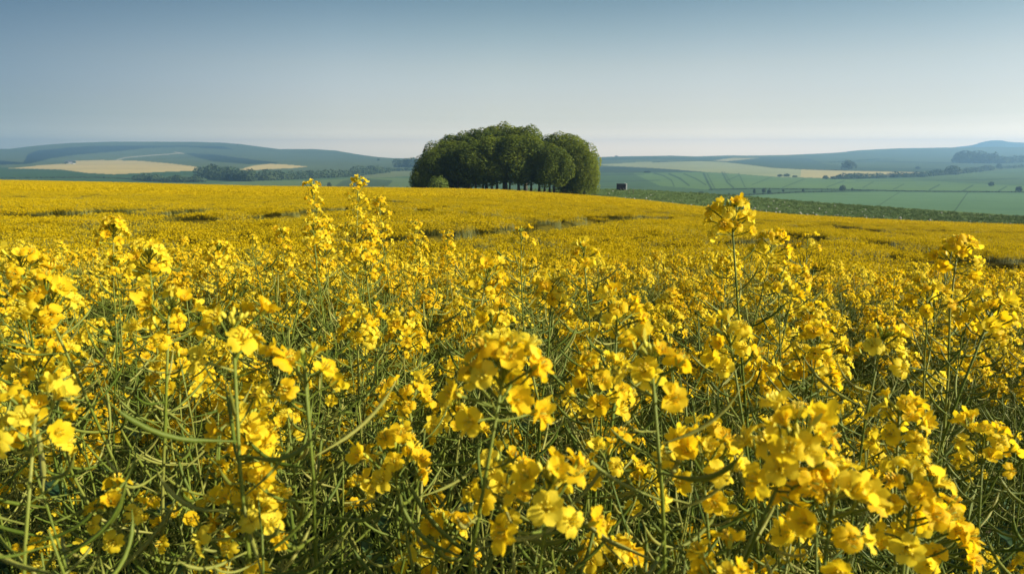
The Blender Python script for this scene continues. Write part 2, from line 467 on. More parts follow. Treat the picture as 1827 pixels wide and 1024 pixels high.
FIELDS = [  # name, outline, colour, own object
 ('shaded_slope', [(-200, 290), (0, 286), (40, 290), (50, 275), (70, 268), (160, 261), (250, 259.5), (330, 259.5), (400, 262), (420, 268), (330, 262), (260, 264), (215, 270), (140, 276), (90, 283), (50, 292), (-200, 300)], (0.012, 0.024, 0.022), 0),  # steep slope in shade, its darkness painted into the ground colour
 ('dark_slope', [(330, 274), (380, 276), (430, 283), (500, 292), (440, 295), (380, 290), (350, 282)], (0.030, 0.048, 0.032), 0),  # darker patch lower on the same hillside
 ('pasture', [(-200, 299), (20, 299), (110, 302), (200, 311), (350, 306), (350, 312), (230, 317), (0, 318), (-200, 318)], (0.050, 0.098, 0.040), 0),
 ('pasture', [(-200, 320), (0, 320), (230, 318), (300, 326), (420, 329), (420, 340), (-200, 340)], (0.055, 0.11, 0.045), 0),
 ('ripe_field', [(10, 301), (70, 295), (115, 292), (135, 286.5), (200, 286), (250, 288), (300, 293), (350, 299.5), (352, 305), (280, 307.5), (200, 311.3), (150, 309), (105, 303.5), (50, 302)], (0.50, 0.40, 0.17), 1),
 ('ripe_field', [(425, 303.5), (450, 297), (480, 293.5), (510, 294.5), (548, 297.5), (520, 300.5), (470, 302.5), (440, 305)], (0.50, 0.40, 0.17), 1),
 ('meadow', [(352, 330), (420, 324), (560, 322), (640, 318), (740, 318), (740, 345), (352, 345)], (0.115, 0.165, 0.065), 1),
 ('meadow2', [(640, 312), (690, 305), (740, 302), (740, 314), (650, 318)], (0.14, 0.17, 0.08), 0),
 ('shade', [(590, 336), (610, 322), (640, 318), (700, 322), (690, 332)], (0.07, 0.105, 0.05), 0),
 ('flat', [(1040, 288), (1160, 284), (1275, 286), (1380, 299), (1530, 305), (1700, 306), (1700, 290), (1400, 281), (1040, 281)], (0.060, 0.090, 0.050), 0),
 ('pale_field', [(1060, 294), (1150, 289.5), (1220, 288), (1280, 289), (1330, 294), (1380, 300), (1432, 303.5), (1432, 317), (1400, 317), (1320, 311), (1260, 307.5), (1180, 301), (1120, 297.5)], (0.29, 0.31, 0.15), 1),
 ('ripe_field', [(1432, 303.5), (1520, 305), (1610, 306.5), (1660, 307.5), (1628, 311), (1590, 314), (1530, 316.5), (1470, 318), (1432, 317)], (0.42, 0.36, 0.16), 1),
 ('pale_field', [(1272, 287.5), (1290, 284), (1310, 281.3), (1355, 282), (1330, 285), (1298, 288.5)], (0.36, 0.33, 0.16), 1),
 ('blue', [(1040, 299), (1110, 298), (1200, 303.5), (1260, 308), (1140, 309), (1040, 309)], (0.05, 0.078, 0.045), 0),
 ('green_field', [(1130, 310), (1260, 307.5), (1320, 311), (1400, 317), (1450, 318), (1530, 321), (1620, 319), (1700, 325), (1827, 331), (2400, 331), (2400, 342), (1827, 342), (1700, 341), (1500, 338), (1330, 337), (1260, 338), (1180, 332)], (0.115, 0.190, 0.070), 1),
 ('hill pasture', [(1620, 318), (1700, 312), (1827, 299), (2400, 296), (2400, 330), (1827, 330), (1700, 324)], (0.095, 0.150, 0.065), 0),
 ('lightband', [(1430, 276), (1600, 290), (1740, 292), (1827, 290), (2400, 290), (2400, 297), (1827, 298), (1640, 300), (1540, 300), (1480, 296)], (0.08, 0.115, 0.055), 0),
 ('green_field', [(1230, 356), (1330, 348), (1430, 343), (1530, 341.5), (1700, 343.5), (1827, 344), (2400, 344), (2400, 420), (1500, 420), (1230, 370)], (0.110, 0.195, 0.085), 1),
]
LINES = [  # dark or pale narrow features, laid into the colour of the ground: tracks, wheelings, chalk path
 ([(208, 285.5), (222, 282), (250, 279.5), (275, 277.5), (300, 276), (322, 274), (328, 275), (312, 272)], 0.8, (0.50, 0.46, 0.34)),
 ([(1165, 290), (1250, 287.5), (1290, 289), (1380, 300), (1450, 303.5), (1530, 305.5), (1650, 307.5)], 0.8, (0.02, 0.035, 0.02)),
 ([(1060, 298), (1150, 300.5), (1200, 303.5), (1255, 308)], 0.7, (0.03, 0.045, 0.03)),
 ([(1168, 310), (1185, 314), (1200, 322), (1205, 332)], 1.0, (0.03, 0.05, 0.03)), ([(1195, 311), (1215, 319), (1232, 331)], 1.5, (0.03, 0.05, 0.03)),
 ([(1222, 311), (1245, 320), (1262, 330)], 1.1, (0.035, 0.055, 0.03)), ([(1257, 310), (1265, 325), (1273, 338)], 2.0, (0.03, 0.05, 0.03)), ([(1263, 310), (1278, 336)], 0.9, (0.04, 0.06, 0.035)),
 ([(1290, 308), (1300, 325), (1312, 335)], 1.4, (0.03, 0.05, 0.03)), ([(1294, 308), (1306, 325)], 0.8, (0.04, 0.06, 0.03)), ([(1320, 310), (1328, 325), (1333, 334)], 0.9, (0.04, 0.065, 0.03)),
 ([(1300, 322), (1320, 314)], 0.8, (0.05, 0.08, 0.04)), ([(1345, 330), (1380, 316)], 0.8, (0.055, 0.09, 0.04)), ([(1400, 335), (1440, 319)], 0.9, (0.055, 0.09, 0.04)),
 ([(1480, 334), (1510, 323)], 0.9, (0.055, 0.09, 0.04)), ([(1545, 335), (1562, 325)], 1.0, (0.055, 0.09, 0.04)), ([(1600, 338), (1618, 329)], 1.0, (0.055, 0.09, 0.04)),
 ([(1665, 339), (1682, 330)], 1.3, (0.04, 0.07, 0.03)), ([(1725, 341), (1742, 331)], 1.3, (0.04, 0.07, 0.03)), ([(1790, 341), (1803, 333)], 1.3, (0.04, 0.07, 0.03)),
 ([(1711, 384), (1725, 360), (1735, 343)], 1.0, (0.035, 0.06, 0.03)), ([(1570, 372), (1595, 354), (1612, 343)], 0.8, (0.06, 0.10, 0.045)), ([(1470, 352), (1500, 347), (1600, 350)], 0.5, (0.10, 0.17, 0.07)),
 ([(1270, 338), (1350, 336.5), (1500, 338), (1620, 341), (1827, 342.5), (2400, 343)], 1.0, (0.022, 0.038, 0.02)),
 ([(1250, 350), (1320, 349), (1370, 346), (1430, 343), (1560, 341)], 1.2, (0.02, 0.034, 0.02)), ([(1160, 340), (1230, 345), (1270, 350)], 1.5, (0.03, 0.05, 0.025)),
 ([(1050, 313), (1150, 312)], 0.6, (0.04, 0.06, 0.04)), ([(1060, 325), (1180, 322)], 0.6, (0.045, 0.07, 0.04)), ([(1060, 333), (1150, 335)], 0.6, (0.05, 0.075, 0.04)),
 ([(1450, 289), (1600, 288), (1700, 290)], 0.6, (0.04, 0.06, 0.04)), ([(1530, 323), (1650, 322), (1760, 321), (1827, 318)], 0.6, (0.04, 0.065, 0.035)),
 ([(420, 310), (560, 307), (700, 304)], 0.5, (0.09, 0.12, 0.06)), ([(240, 262), (330, 259.6), (415, 267)], 0.7, (0.03, 0.045, 0.03)),
]
pxs = np.concatenate([np.arange(-700, -60, 20), np.arange(-60, 1890, 1.45), np.arange(1900, 2600, 20)])
nr = 175
sk = np.interp(pxs, SKY_X, SKY_R)
fr = np.linspace(0, 1, nr)
PXG = np.repeat(pxs[:, None], nr, 1)
RWG = 430 + (sk[:, None] - 430) * fr[None, :]
smooth_bump = 0
Pv = point(PXG, RWG)
# the land keeps rolling away behind the skyline
back = [Pv[:, -1].copy()]
tail = []
for s_, dz in ((80, -0.5), (250, -6), (700, -35), (1500, -75)):
    b = Pv[:, -1].copy(); sc = (Pv[:, -1, 1] + s_) / Pv[:, -1, 1]
    b[:, 0] *= sc; b[:, 1] += s_; b[:, 2] += dz; tail.append(b)
# folds in the downs, real relief so that slopes turned from the sun go dark
xw, yw = Pv[..., 0], Pv[..., 1]
fold = (np.sin(xw / 260 + 1.2 * np.sin(yw / 420)) * 5.0 + np.sin(xw / 120 + yw / 300 + 2) * 1.4) * sstep(900, 2200, yw) * (1 - fr[None, :] ** 6)
Pv[..., 2] += fold * 0.55
base = np.array(GRASS_HI)
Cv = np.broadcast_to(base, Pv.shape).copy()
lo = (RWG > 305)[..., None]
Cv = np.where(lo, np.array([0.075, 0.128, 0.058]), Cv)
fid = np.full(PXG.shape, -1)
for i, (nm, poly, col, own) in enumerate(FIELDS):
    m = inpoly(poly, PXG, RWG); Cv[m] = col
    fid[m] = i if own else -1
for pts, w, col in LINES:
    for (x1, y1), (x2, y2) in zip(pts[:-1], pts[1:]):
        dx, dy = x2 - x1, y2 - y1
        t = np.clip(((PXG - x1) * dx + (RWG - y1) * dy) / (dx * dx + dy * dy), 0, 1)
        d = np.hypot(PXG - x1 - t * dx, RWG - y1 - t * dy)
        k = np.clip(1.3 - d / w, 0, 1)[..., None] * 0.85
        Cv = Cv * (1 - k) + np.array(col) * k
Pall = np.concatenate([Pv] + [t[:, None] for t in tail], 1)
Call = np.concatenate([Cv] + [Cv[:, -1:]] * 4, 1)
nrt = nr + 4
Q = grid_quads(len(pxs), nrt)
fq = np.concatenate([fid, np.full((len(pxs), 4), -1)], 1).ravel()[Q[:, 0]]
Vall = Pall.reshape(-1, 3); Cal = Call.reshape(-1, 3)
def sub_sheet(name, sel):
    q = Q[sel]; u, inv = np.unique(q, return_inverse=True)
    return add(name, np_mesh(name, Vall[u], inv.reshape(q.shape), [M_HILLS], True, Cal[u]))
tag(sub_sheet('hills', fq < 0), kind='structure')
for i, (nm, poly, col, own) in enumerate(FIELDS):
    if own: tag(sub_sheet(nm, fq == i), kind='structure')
# farther hill on the right
hx = np.arange(1600, 2300, 6.0)
hr = np.interp(hx, [1600, 1690, 1735, 1742, 1755, 1770, 1785, 1798, 1827, 1900, 2000, 2300], [272, 264.5, 259, 256, 252.5, 250.6, 251, 253.6, 255, 257, 262, 275])
L = []
for f_, D in ((0, 4700), (0.5, 5100), (0.85, 5500), (1, 5800), (0.8, 6200), (0.3, 6500)):
    L.append(point(hx, 285 + (hr - 285) * f_, D))
fh = np.stack(L, 1)
tag(add('far_hill', np_mesh('far_hill', fh.reshape(-1, 3), grid_quads(len(hx), len(L)), [M_HILLS], True, np.tile((0.055, 0.08, 0.04), (fh.size // 3, 1)))), kind='structure')

def land_z(px, row):
    return Vector(point(np.array(float(px)), np.array(float(row))))

# ------------------------------------------------------------------ leaves as many small faces
def leaf_cloud(rs, lobes, n, size, flat=0.5, fill=0.35):
    """n leaf-spray faces over and inside a set of lobes (cx,cy,cz,rx,ry,rz)"""
    L = np.array(lobes, float); w = (L[:, 3] * L[:, 4] * L[:, 5]) ** 0.667; w /= w.sum()
    idx = rs.choice(len(L), n, p=w); l = L[idx]
    d = rs.normal(size=(n, 3)); d /= np.linalg.norm(d, axis=1)[:, None]
    r = np.where(rs.rand(n) < fill, rs.rand(n) ** 0.5, 0.9 + 0.16 * rs.rand(n))[:, None]
    c = l[:, :3] + d * l[:, 3:] * r
    nrm = d * 0.8 + rs.normal(size=(n, 3)) * 0.55 + np.array([0, 0, flat]); nrm /= np.linalg.norm(nrm, axis=1)[:, None]
    a = np.cross(nrm, rs.normal(size=(n, 3))); a /= np.linalg.norm(a, axis=1)[:, None]
    b = np.cross(nrm, a)
    s1 = size * (0.6 + 0.8 * rs.rand(n))[:, None]; s2 = s1 * (0.45 + 0.4 * rs.rand(n))[:, None]
    V = np.stack([c - a * s1, c - b * s2 + nrm * s1 * 0.15, c + a * s1, c + b * s2 + nrm * s1 * 0.15], 1).reshape(-1, 3)
    return V, np.arange(4 * n).reshape(-1, 4)

def dome_lobes(rs, n, rx, ry, h0, h1, lr=0.33):
    out_ = [(0, 0, (h0 + h1) * 0.5, rx * 0.62, ry * 0.62, (h1 - h0) * 0.42)]
    for i in range(n):
        th = i * 2.4 + rs.uniform(-0.4, 0.4); q = ((i + 0.5) / n)
        ph = math.acos(1 - 1.45 * q)
        x = math.sin(ph) * math.cos(th); y = math.sin(ph) * math.sin(th); z = math.cos(ph)
        k = 0.74 + rs.uniform(-0.06, 0.10)
        cz = h0 + (h1 - h0) * (0.34 + 0.46 * z)
        s = lr * rs.uniform(0.75, 1.2)
        f = max(0.5, math.sin(ph)) ** -0.38 if z > 0 else 1.0
        out_.append((x * rx * k * f, y * ry * k * f, cz, rx * s, ry * s, (h1 - h0) * s * rs.uniform(0.45, 0.7)))
    return out_

def tree_wood(rs, h, r, bare):
    mb = MB()
    tops = []
    lean = Vector((rs.uniform(-.04, .04), rs.uniform(-.04, .04), 1))
    pts = [lean * (h * 0.8 * i / 7) + Vector((rs.uniform(-.1, .1), rs.uniform(-.1, .1), 0)) for i in range(8)]
    pts[0] = Vector((0, 0, -0.6))
    mb.tube(pts, [r * (1.35 if i == 0 else 1 - i / 8.5) for i in range(8)], 7)
    for i in range(11):
        z = h * (bare + (0.75 - bare) * i / 11); th = i * 2.4 + rs.uniform(-.5, .5); L_ = h * 0.32 * (1 - 0.4 * i / 11)
        p0 = lean * z; d = Vector((math.cos(th), math.sin(th), 0.0))
        mb.tube([p0, p0 + d * L_ * .35 + Vector((0, 0, L_ * .25)), p0 + d * L_ * .7 + Vector((0, 0, L_ * .65)), p0 + d * L_ + Vector((0, 0, L_ * .95))], [r * .38, r * .26, r * .15, r * .05], 5)
    return mb

rsT = np.random.RandomState(11)
CROWNS = []
for i in range(5):       # beech crowns, unit: 10 m tall, radius 3.2 m
    lob = dome_lobes(rsT, 44, 3.2, 3.2, 2.0 if i < 3 else 0.2, 10.0, 0.36)
    V, Qd = leaf_cloud(rsT, lob, 30000, 0.125, 0.8, 0.12)
    CROWNS.append(np_mesh('crown', V, Qd, [M_TREELEAF], False))
TRUNKS = [tree_wood(rsT, 10, 0.26, 0.28).mesh('trunk', [M_BARK]) for _ in range(3)]

def beech(px, top, wpx, Y, crown, label, base_px=None):
    x = (px - CX) / F * cP * Y
    gz = float(ground(x, Y)); tz = EYE - row_t(top) * Y
    h = tz - gz
    r = wpx / 2 / F * Y
    root = add('beech_tree', None); root.location = (x, Y, gz)
    tag(root, label, 'tree', 'trees of the clump beyond the yellow field')
    a = rsT.uniform(0, 6.28)
    c = add('crown', CROWNS[crown], root); c.rotation_euler = (0, 0, a); c.scale = (r / 3.3, r / 3.3, h / 10.3)
    t = add('trunk', TRUNKS[crown % 3], root); t.rotation_euler = (0, 0, a + 1); t.scale = (h / 10, h / 10, h / 10 * 0.98)
    return root
BEECH = [
 (903, 214, 96, 166, 0, 'tallest beech at the middle back of the clump'),
 (868, 221, 96, 163, 1, 'beech behind left of the tallest one, its crown just lower'),
 (938, 219, 74, 164, 2, 'beech behind the right shoulder of the tallest one'),
 (829, 231, 100, 160, 0, 'dark rounded beech on the left shoulder of the clump'),
 (800, 243, 98, 156, 3, 'shaded beech stepping down towards the left end of the clump'),
 (777, 263, 80, 151, 4, 'low shaded beech near the left end behind the round bush'),
 (756, 292, 48, 149, 3, 'lowest dark beech at the far left end of the clump'),
 (886, 237, 104, 149, 1, 'front beech below the tallest crown, left of centre'),
 (926, 234, 98, 147, 2, 'front beech at the centre of the clump with a pale top'),
 (848, 250, 94, 148, 0, 'front beech left of centre with bare trunk in shade'),
 (962, 246, 84, 148, 1, 'front beech right of centre just left of the dip in the crowns'),
 (1006, 232, 92, 152, 2, 'sunlit beech right of the dip in the clump outline'),
 (1027, 243, 82, 146, 4, 'sunlit yellow green beech at the right end of the clump'),
 (1044, 268, 48, 143, 3, 'lowest sunlit beech reaching the ground at the right edge'),
 (990, 255, 80, 144, 0, 'small front beech under the sunlit crown with bare trunks'),
]
for b in BEECH: beech(*b)
# bare trunks standing inside the clump
for i, px in enumerate((816, 836, 861, 877, 898, 909, 936, 948, 972, 981, 1011)):
    Y = 150 + (i * 37 % 9)
    x = (px - CX) / F * cP * Y
    r_ = add('slender_tree', None); r_.location = (x, Y, float(ground(x, Y)))
    tag(r_, ('%s bare slender trunk from the left under the clump' % ('first', 'second', 'third', 'fourth', 'fifth', 'sixth', 'seventh', 'eighth', 'ninth', 'tenth', 'eleventh')[i]), 'tree', 'bare trunks under the beech crowns')
    t = add('trunk', TRUNKS[i % 3], r_); s_ = 0.95 + 0.05 * (i % 4); t.scale = (s_, s_, s_ * 1.0)
    c = add('crown', CROWNS[i % 3], r_); c.location = (0, 0, 3.6); c.scale = (0.5, 0.5, 0.62); c.rotation_euler = (0, 0, i)

def shrub(px, top, bottom, wpx, Y, label, name='bush', mat=M_BUSHLEAF, n=2600, cat='bush', on_field=True):
    x = (px - CX) / F * cP * Y
    gz = float(ground(x, Y)) if on_field else EYE - row_t(bottom) * Y
    h = EYE - row_t(top) * Y - gz; r = wpx / 2 / F * Y
    root = add(name, None); root.location = (x, Y, gz); tag(root, label, cat)
    lob = dome_lobes(rsT, 14, r * 0.95, r * 0.95, 0, h, 0.3) + [(0, 0, h * 0.42, r * 0.93, r * 0.9, h * 0.42)]
    V, Qd = leaf_cloud(rsT, lob, n, h * 0.035, 0.3, 0.15)
    add('foliage', np_mesh('foliage', V, Qd, [mat], False), root)
    mb = MB()
    for i in range(5): mb.tube([(0, 0, -0.2), (r * .2 * math.cos(i * 1.3), r * .2 * math.sin(i * 1.3), h * .3), (r * .5 * math.cos(i * 1.3), r * .5 * math.sin(i * 1.3), h * .7)], [h * .03, h * .02, h * .01], 5)
    add('stem', mb.mesh('stem', [M_BARK]), root)
    return root
shrub(781, 312.5, 338, 38, 139.5, 'round clipped looking green bush in front of the clump left end')
shrub(682, 330.5, 336, 5, 140, 'tiny dark bush on the field edge well left of the clump', n=300, mat=M_FARLEAF)
shrub(725, 330, 336, 6, 141, 'small dark bush on the field edge just left of the clump', n=300, mat=M_FARLEAF)

# dark trailer tank beside the trees
def tank():
    Y = 139.0; px = 1111; x = (px - CX) / F * cP * Y
    gz = float(ground(x, Y))
    gz = max(gz, EYE - row_t(339.5) * Y)
    root = add('water_trailer', None); root.location = (x, Y, gz); root.rotation_euler = (0, 0, rad(-6))
    tag(root, 'small dark blue trailer tank with one white end standing right of the clump', 'trailer')
    w, d, z0, z1 = 1.02, 0.65, 0.10, 1.28
    mb = MB(); mb.box((-w, -d, z0), (w - 0.22, d, z1)); mb.box((-w - .02, -d - .02, z1 - .12), (w - 0.24, d + .02, z1 + .03))
    for i in range(4): mb.box((-w + .25 + i * .42, -d - .03, z0 + .05), (-w + .31 + i * .42, -d, z1 - .15))
    add('tank_body', mb.mesh('tank_body', [M_TANK], False), root)
    mb = MB(); mb.box((w - 0.217, -d + .01, z0), (w, d - .01, z1 + .02)); add('end_panel', mb.mesh('end_panel', [M_WHITE], False), root)
    mb = MB(); mb.blob((w - .4, -.2, z1 + .10), (.12, .12, .05), 8, 5); add('lid', mb.mesh('lid', [M_WHITE]), root)
    for sx in (-.35, .25):
        mb = MB(); mb.tube([(sx, -d - .16, .22), (sx, -d - .04, .22)], .24, 12); add('wheel', mb.mesh('wheel', [M_RUBBER]), root)
tank()
for i, (px, lab) in enumerate(((1124, 'thin fence post just right of the dark trailer tank'), (1132, 'thin fence post second to the right of the dark trailer tank'))):
    Y = 139; x = (px - CX) / F * cP * Y
    mb = MB(); mb.tube([(0, 0, -.3), (0, 0, .9), (.01, 0, 1.15)], [.05, .045, .03], 6)
    p = add('fence_post', mb.mesh('fence_post', [M_WOOD])); p.location = (x, Y, float(ground(x, Y))); tag(p, lab, 'post', 'fence posts by the trailer tank')

# ------------------------------------------------------------------ trees, woods and hedges of the valley
FARTREE = []
for i in range(3):
    lob = dome_lobes(rsT, 12, 4.4, 4.4, 0.8, 10.0, 0.33)
    V, Qd = leaf_cloud(rsT, lob, 900, 0.55, 0.4, 0.2)
    FARTREE.append(np_mesh('crown', V, Qd, [M_FARLEAF], False))
mbt = MB(); mbt.tube([(0, 0, -1), (0.1, 0, 3), (0, .1, 6)], [.5, .35, .2], 6); FARTRUNK = mbt.mesh('trunk', [M_BARK])
def far_tree(px, base, top, wpx, label, group=None):
    p = land_z(px, base); D = p.y
    h = (base - top) / F * D; r = wpx / 2 / F * D
    root = add('distant_tree', None); root.location = p; tag(root, label, 'tree', group)
    c = add('crown', FARTREE[int(px) % 3], root); c.scale = (r / 4.9, r / 4.9, h / 10.2); c.rotation_euler = (0, 0, px)
    t = add('trunk', FARTRUNK, root); t.scale = (h / 12,) * 3
FAR = [
 (1516, 304, 286, 27, 'broad round tree alone on the slope below the right ridge'),
 (1367, 345, 335, 8, 'upright tree on the hedge line, left one of the valley pair'),
 (1377, 346, 338, 8, 'rounder tree just right of the upright one on the hedge line'),
 (1350, 346, 336, 6, 'narrow tree left of the pair on the valley hedge line'),
 (1509, 341, 330, 12, 'round tree on the hedge line between two green fields'),
 (1526, 341, 335, 4, 'small bush tree just right of the round hedge line tree'),
 (1438, 343, 336, 5, 'small tree halfway along the valley hedge line'),
 (1402, 343, 338, 5, 'lowest shrub on the hedge line left of its middle'),
 (1775, 333, 324, 11, 'lone tree on the upper green slope at far right'),
 (1826, 343, 332, 12, 'dark tree on the hedge line at the right edge of the picture'),
 (1254, 350, 341, 14, 'broad low dark tree in the valley bottom beyond the verge'),
 (1476, 320, 313, 12, 'small round tree at the left end of the middle hedgerow'),
 (1785, 301, 292, 10, 'round tree on the hill hedge near the right edge'),
 (1394, 316, 311, 10, 'left of three trees above the wheel marked green field'),
 (1406, 316, 310, 12, 'tallest of three trees above the wheel marked green field'),
 (1421, 317, 313, 10, 'right of three trees above the wheel marked green field'),
 (1100, 281, 277.5, 5, 'tiny tree on the skyline right of the clump'),
 (426, 259.5, 257, 4, 'tiny tree on the crest of the left hill'),
 (675, 287, 283, 6, 'tiny tree on the low ridge left of the clump'),
 (585, 334, 325, 9, 'small dark tree rising over the field edge left of the clump'),
 (117, 292.5, 288.5, 7, 'small tree at the left end of the farm roofs on the hill'),
 (131, 292.5, 287.5, 6, 'small tree at the right end of the farm roofs on the hill'),
 (1156, 309, 305, 14, 'low tree above the wheel marked field right of the clump'),
 (1640, 302, 297, 10, 'small tree on the slope below the right ridge'),
 (1305, 351, 344, 5, 'thin tree in the valley bottom left of the hedge line trees'),
 (1313, 350, 346, 5, 'short shrub in the valley bottom left of the hedge line trees'),
]
for f_ in FAR: far_tree(*f_)

def wood(name, label, cat, lumps, n, size_px, kind=None):
    """a far wood or hedgerow: lumps are (px, base row, top row, width px)"""
    lob = []
    org = land_z(lumps[0][0], lumps[0][1])
    for px, base_, top_, w in lumps:
        p = land_z(px, base_) - org; D = (p + org).y
        h = (base_ - top_) / F * D; r = w / 2 / F * D
        lob.append((p.x, p.y, p.z + h * .45, r, r * 0.9, h * .55))
    D = org.y
    V, Qd = leaf_cloud(rsT, lob, n, size_px / F * D, 0.5, 0.1)
    o = add(name, np_mesh(name, V, Qd, [M_FARLEAF], False)); o.location = org
    if kind == 'stuff': tag(o, label, cat, kind='stuff')
    else: tag(o, label, cat)
def along(pts, step, hrow, w, seed):
    rs = np.random.RandomState(seed); res = []
    for (x1, y1), (x2, y2) in zip(pts[:-1], pts[1:]):
        n = max(1, int(abs(x2 - x1) / step))
        for i in range(n):
            t = i / n; hh = hrow * rs.uniform(0.55, 1.25)
            res.append((x1 + (x2 - x1) * t + rs.uniform(-1, 1) * step * .4, y1 + (y2 - y1) * t, y1 + (y2 - y1) * t - hh, w * rs.uniform(0.7, 1.4)))
    return res
wood('wood', 'dark domed wood beside the pale field on the left', 'wood', along([(350, 316), (400, 322), (450, 324)], 4, 21, 22, 1) + [(385, 318, 297.5, 40), (405, 320, 298, 44), (365, 314, 300, 24), (430, 323, 305, 34)], 5200, 1.7, 'stuff')
wood('wood', 'low wood running left from the domed wood to the hedge', 'wood', along([(243, 322), (300, 325), (360, 325)], 5, 10, 16, 2) + [(255, 322, 310, 26), (275, 323, 312, 24)], 3200, 1.6, 'stuff')
wood('wood', 'wood right of the domed one, half hidden by the field edge', 'wood', along([(455, 322), (500, 321), (545, 319)], 4, 13, 16, 3) + [(475, 322, 303, 38)], 3600, 1.6, 'stuff')
wood('wood', 'long belt of trees climbing right towards the beech clump', 'wood', along([(550, 319), (610, 316), (650, 312), (690, 308)], 4, 12, 14, 4) + [(640, 312, 297, 34), (662, 309, 296.5, 34), (585, 317, 303, 30)], 4600, 1.6, 'stuff')
wood('wood', 'thin belt of trees between the long belt and the clump', 'wood', along([(685, 305), (740, 304)], 4, 4, 9, 5), 900, 1.2, 'stuff')
wood('wood', 'block of trees on the skyline left of the beech clump', 'wood', along([(708, 298), (745, 298)], 3, 12, 12, 6) + [(735, 298, 282, 22)], 2600, 1.5, 'stuff')
wood('wood', 'large flat topped wood under the right ridge', 'wood', along([(1706, 290.5), (1783, 291)], 3.5, 15, 14, 7) + [(1722, 290, 270, 34), (1745, 290, 270, 30), (1765, 290.5, 275, 30), (1712, 290, 272, 16)], 5200, 1.5, 'stuff')
wood('wood', 'plantation strip at the right edge under the ridge', 'wood', along([(1788, 291), (1860, 288)], 3.5, 10, 12, 8), 2200, 1.4, 'stuff')
wood('wood', 'belt of trees along the edge of the right tan field', 'wood', along([(1490, 320), (1530, 319), (1590, 317), (1650, 316), (1690, 312)], 5, 8, 13, 9) + [(1520, 319, 310, 16), (1535, 319, 309, 14), (1600, 317, 307, 18), (1640, 315.5, 306, 20)], 4200, 1.5, 'stuff')
wood('wood', 'group of big round trees at the right end of the belt', 'wood', along([(1670, 313), (1720, 310), (1775, 303)], 4, 8, 12, 10) + [(1703, 312, 296, 24), (1677, 313, 303, 14), (1765, 304, 296, 20), (1740, 307, 299, 18)], 3600, 1.5, 'stuff')
wood('hedge', 'hedge running down the hill at the far right', 'hedge', along([(1790, 301), (1860, 296)], 3, 4, 6, 11), 700, 1.1)
wood('hedge', 'long dark hedge across the left valley floor', 'hedge', along([(-40, 319.5), (60, 318), (175, 317.5), (240, 320.5)], 2.5, 2.2, 4, 12), 1800, 1.0)
wood('hedge', 'upper dark hedge line between the green fields at right', 'hedge', along([(1270, 339), (1350, 337.5), (1500, 339), (1620, 342), (1900, 344)], 2.5, 1.6, 3.4, 13), 2400, 0.8)
wood('hedge', 'lower hedge line beyond the verge in the valley bottom', 'hedge', along([(1250, 351.5), (1320, 350), (1370, 347), (1430, 344), (1500, 342)], 2.5, 2.0, 3.4, 14), 1800, 0.8)
wood('hedge', 'hedge along the top of the pale field at right', 'hedge', along([(1165, 290.5), (1250, 288), (1290, 289.5), (1380, 300.5), (1450, 304), (1530, 306)], 2.5, 1.4, 3.4, 15), 1500, 0.8)
wood('hedge', 'faint tree line on the slope below the right ridge', 'hedge', along([(1480, 291), (1560, 285), (1600, 285)], 2.5, 1.2, 4, 16), 500, 0.8)

# farm roofs below the left hill
pf = land_z(124, 292.3)
root = add('farm_shed', None); root.location = pf; tag(root, 'pale roofed farm shed between two small trees on the left hill', 'shed')
mb = MB(); mb.box((-14, -5, -1), (12, 5, 6)); add('wall', mb.mesh('wall', [M_WHITE], False), root)
mb = MB(); mb.v += [Vector(p) for p in ((-15, -6, 6), (13, -6, 6), (13, 0, 9.5), (-15, 0, 9.5), (-15, 6, 6), (13, 6, 6))]; mb.f += [(0, 1, 2, 3), (3, 2, 5, 4), (1, 5, 2), (0, 3, 4), (0, 4, 5, 1)]; mb.m += [0] * 5
add('roof', mb.mesh('roof', [simple_mat('slate_roof', (0.12, 0.12, 0.13))], False), root)

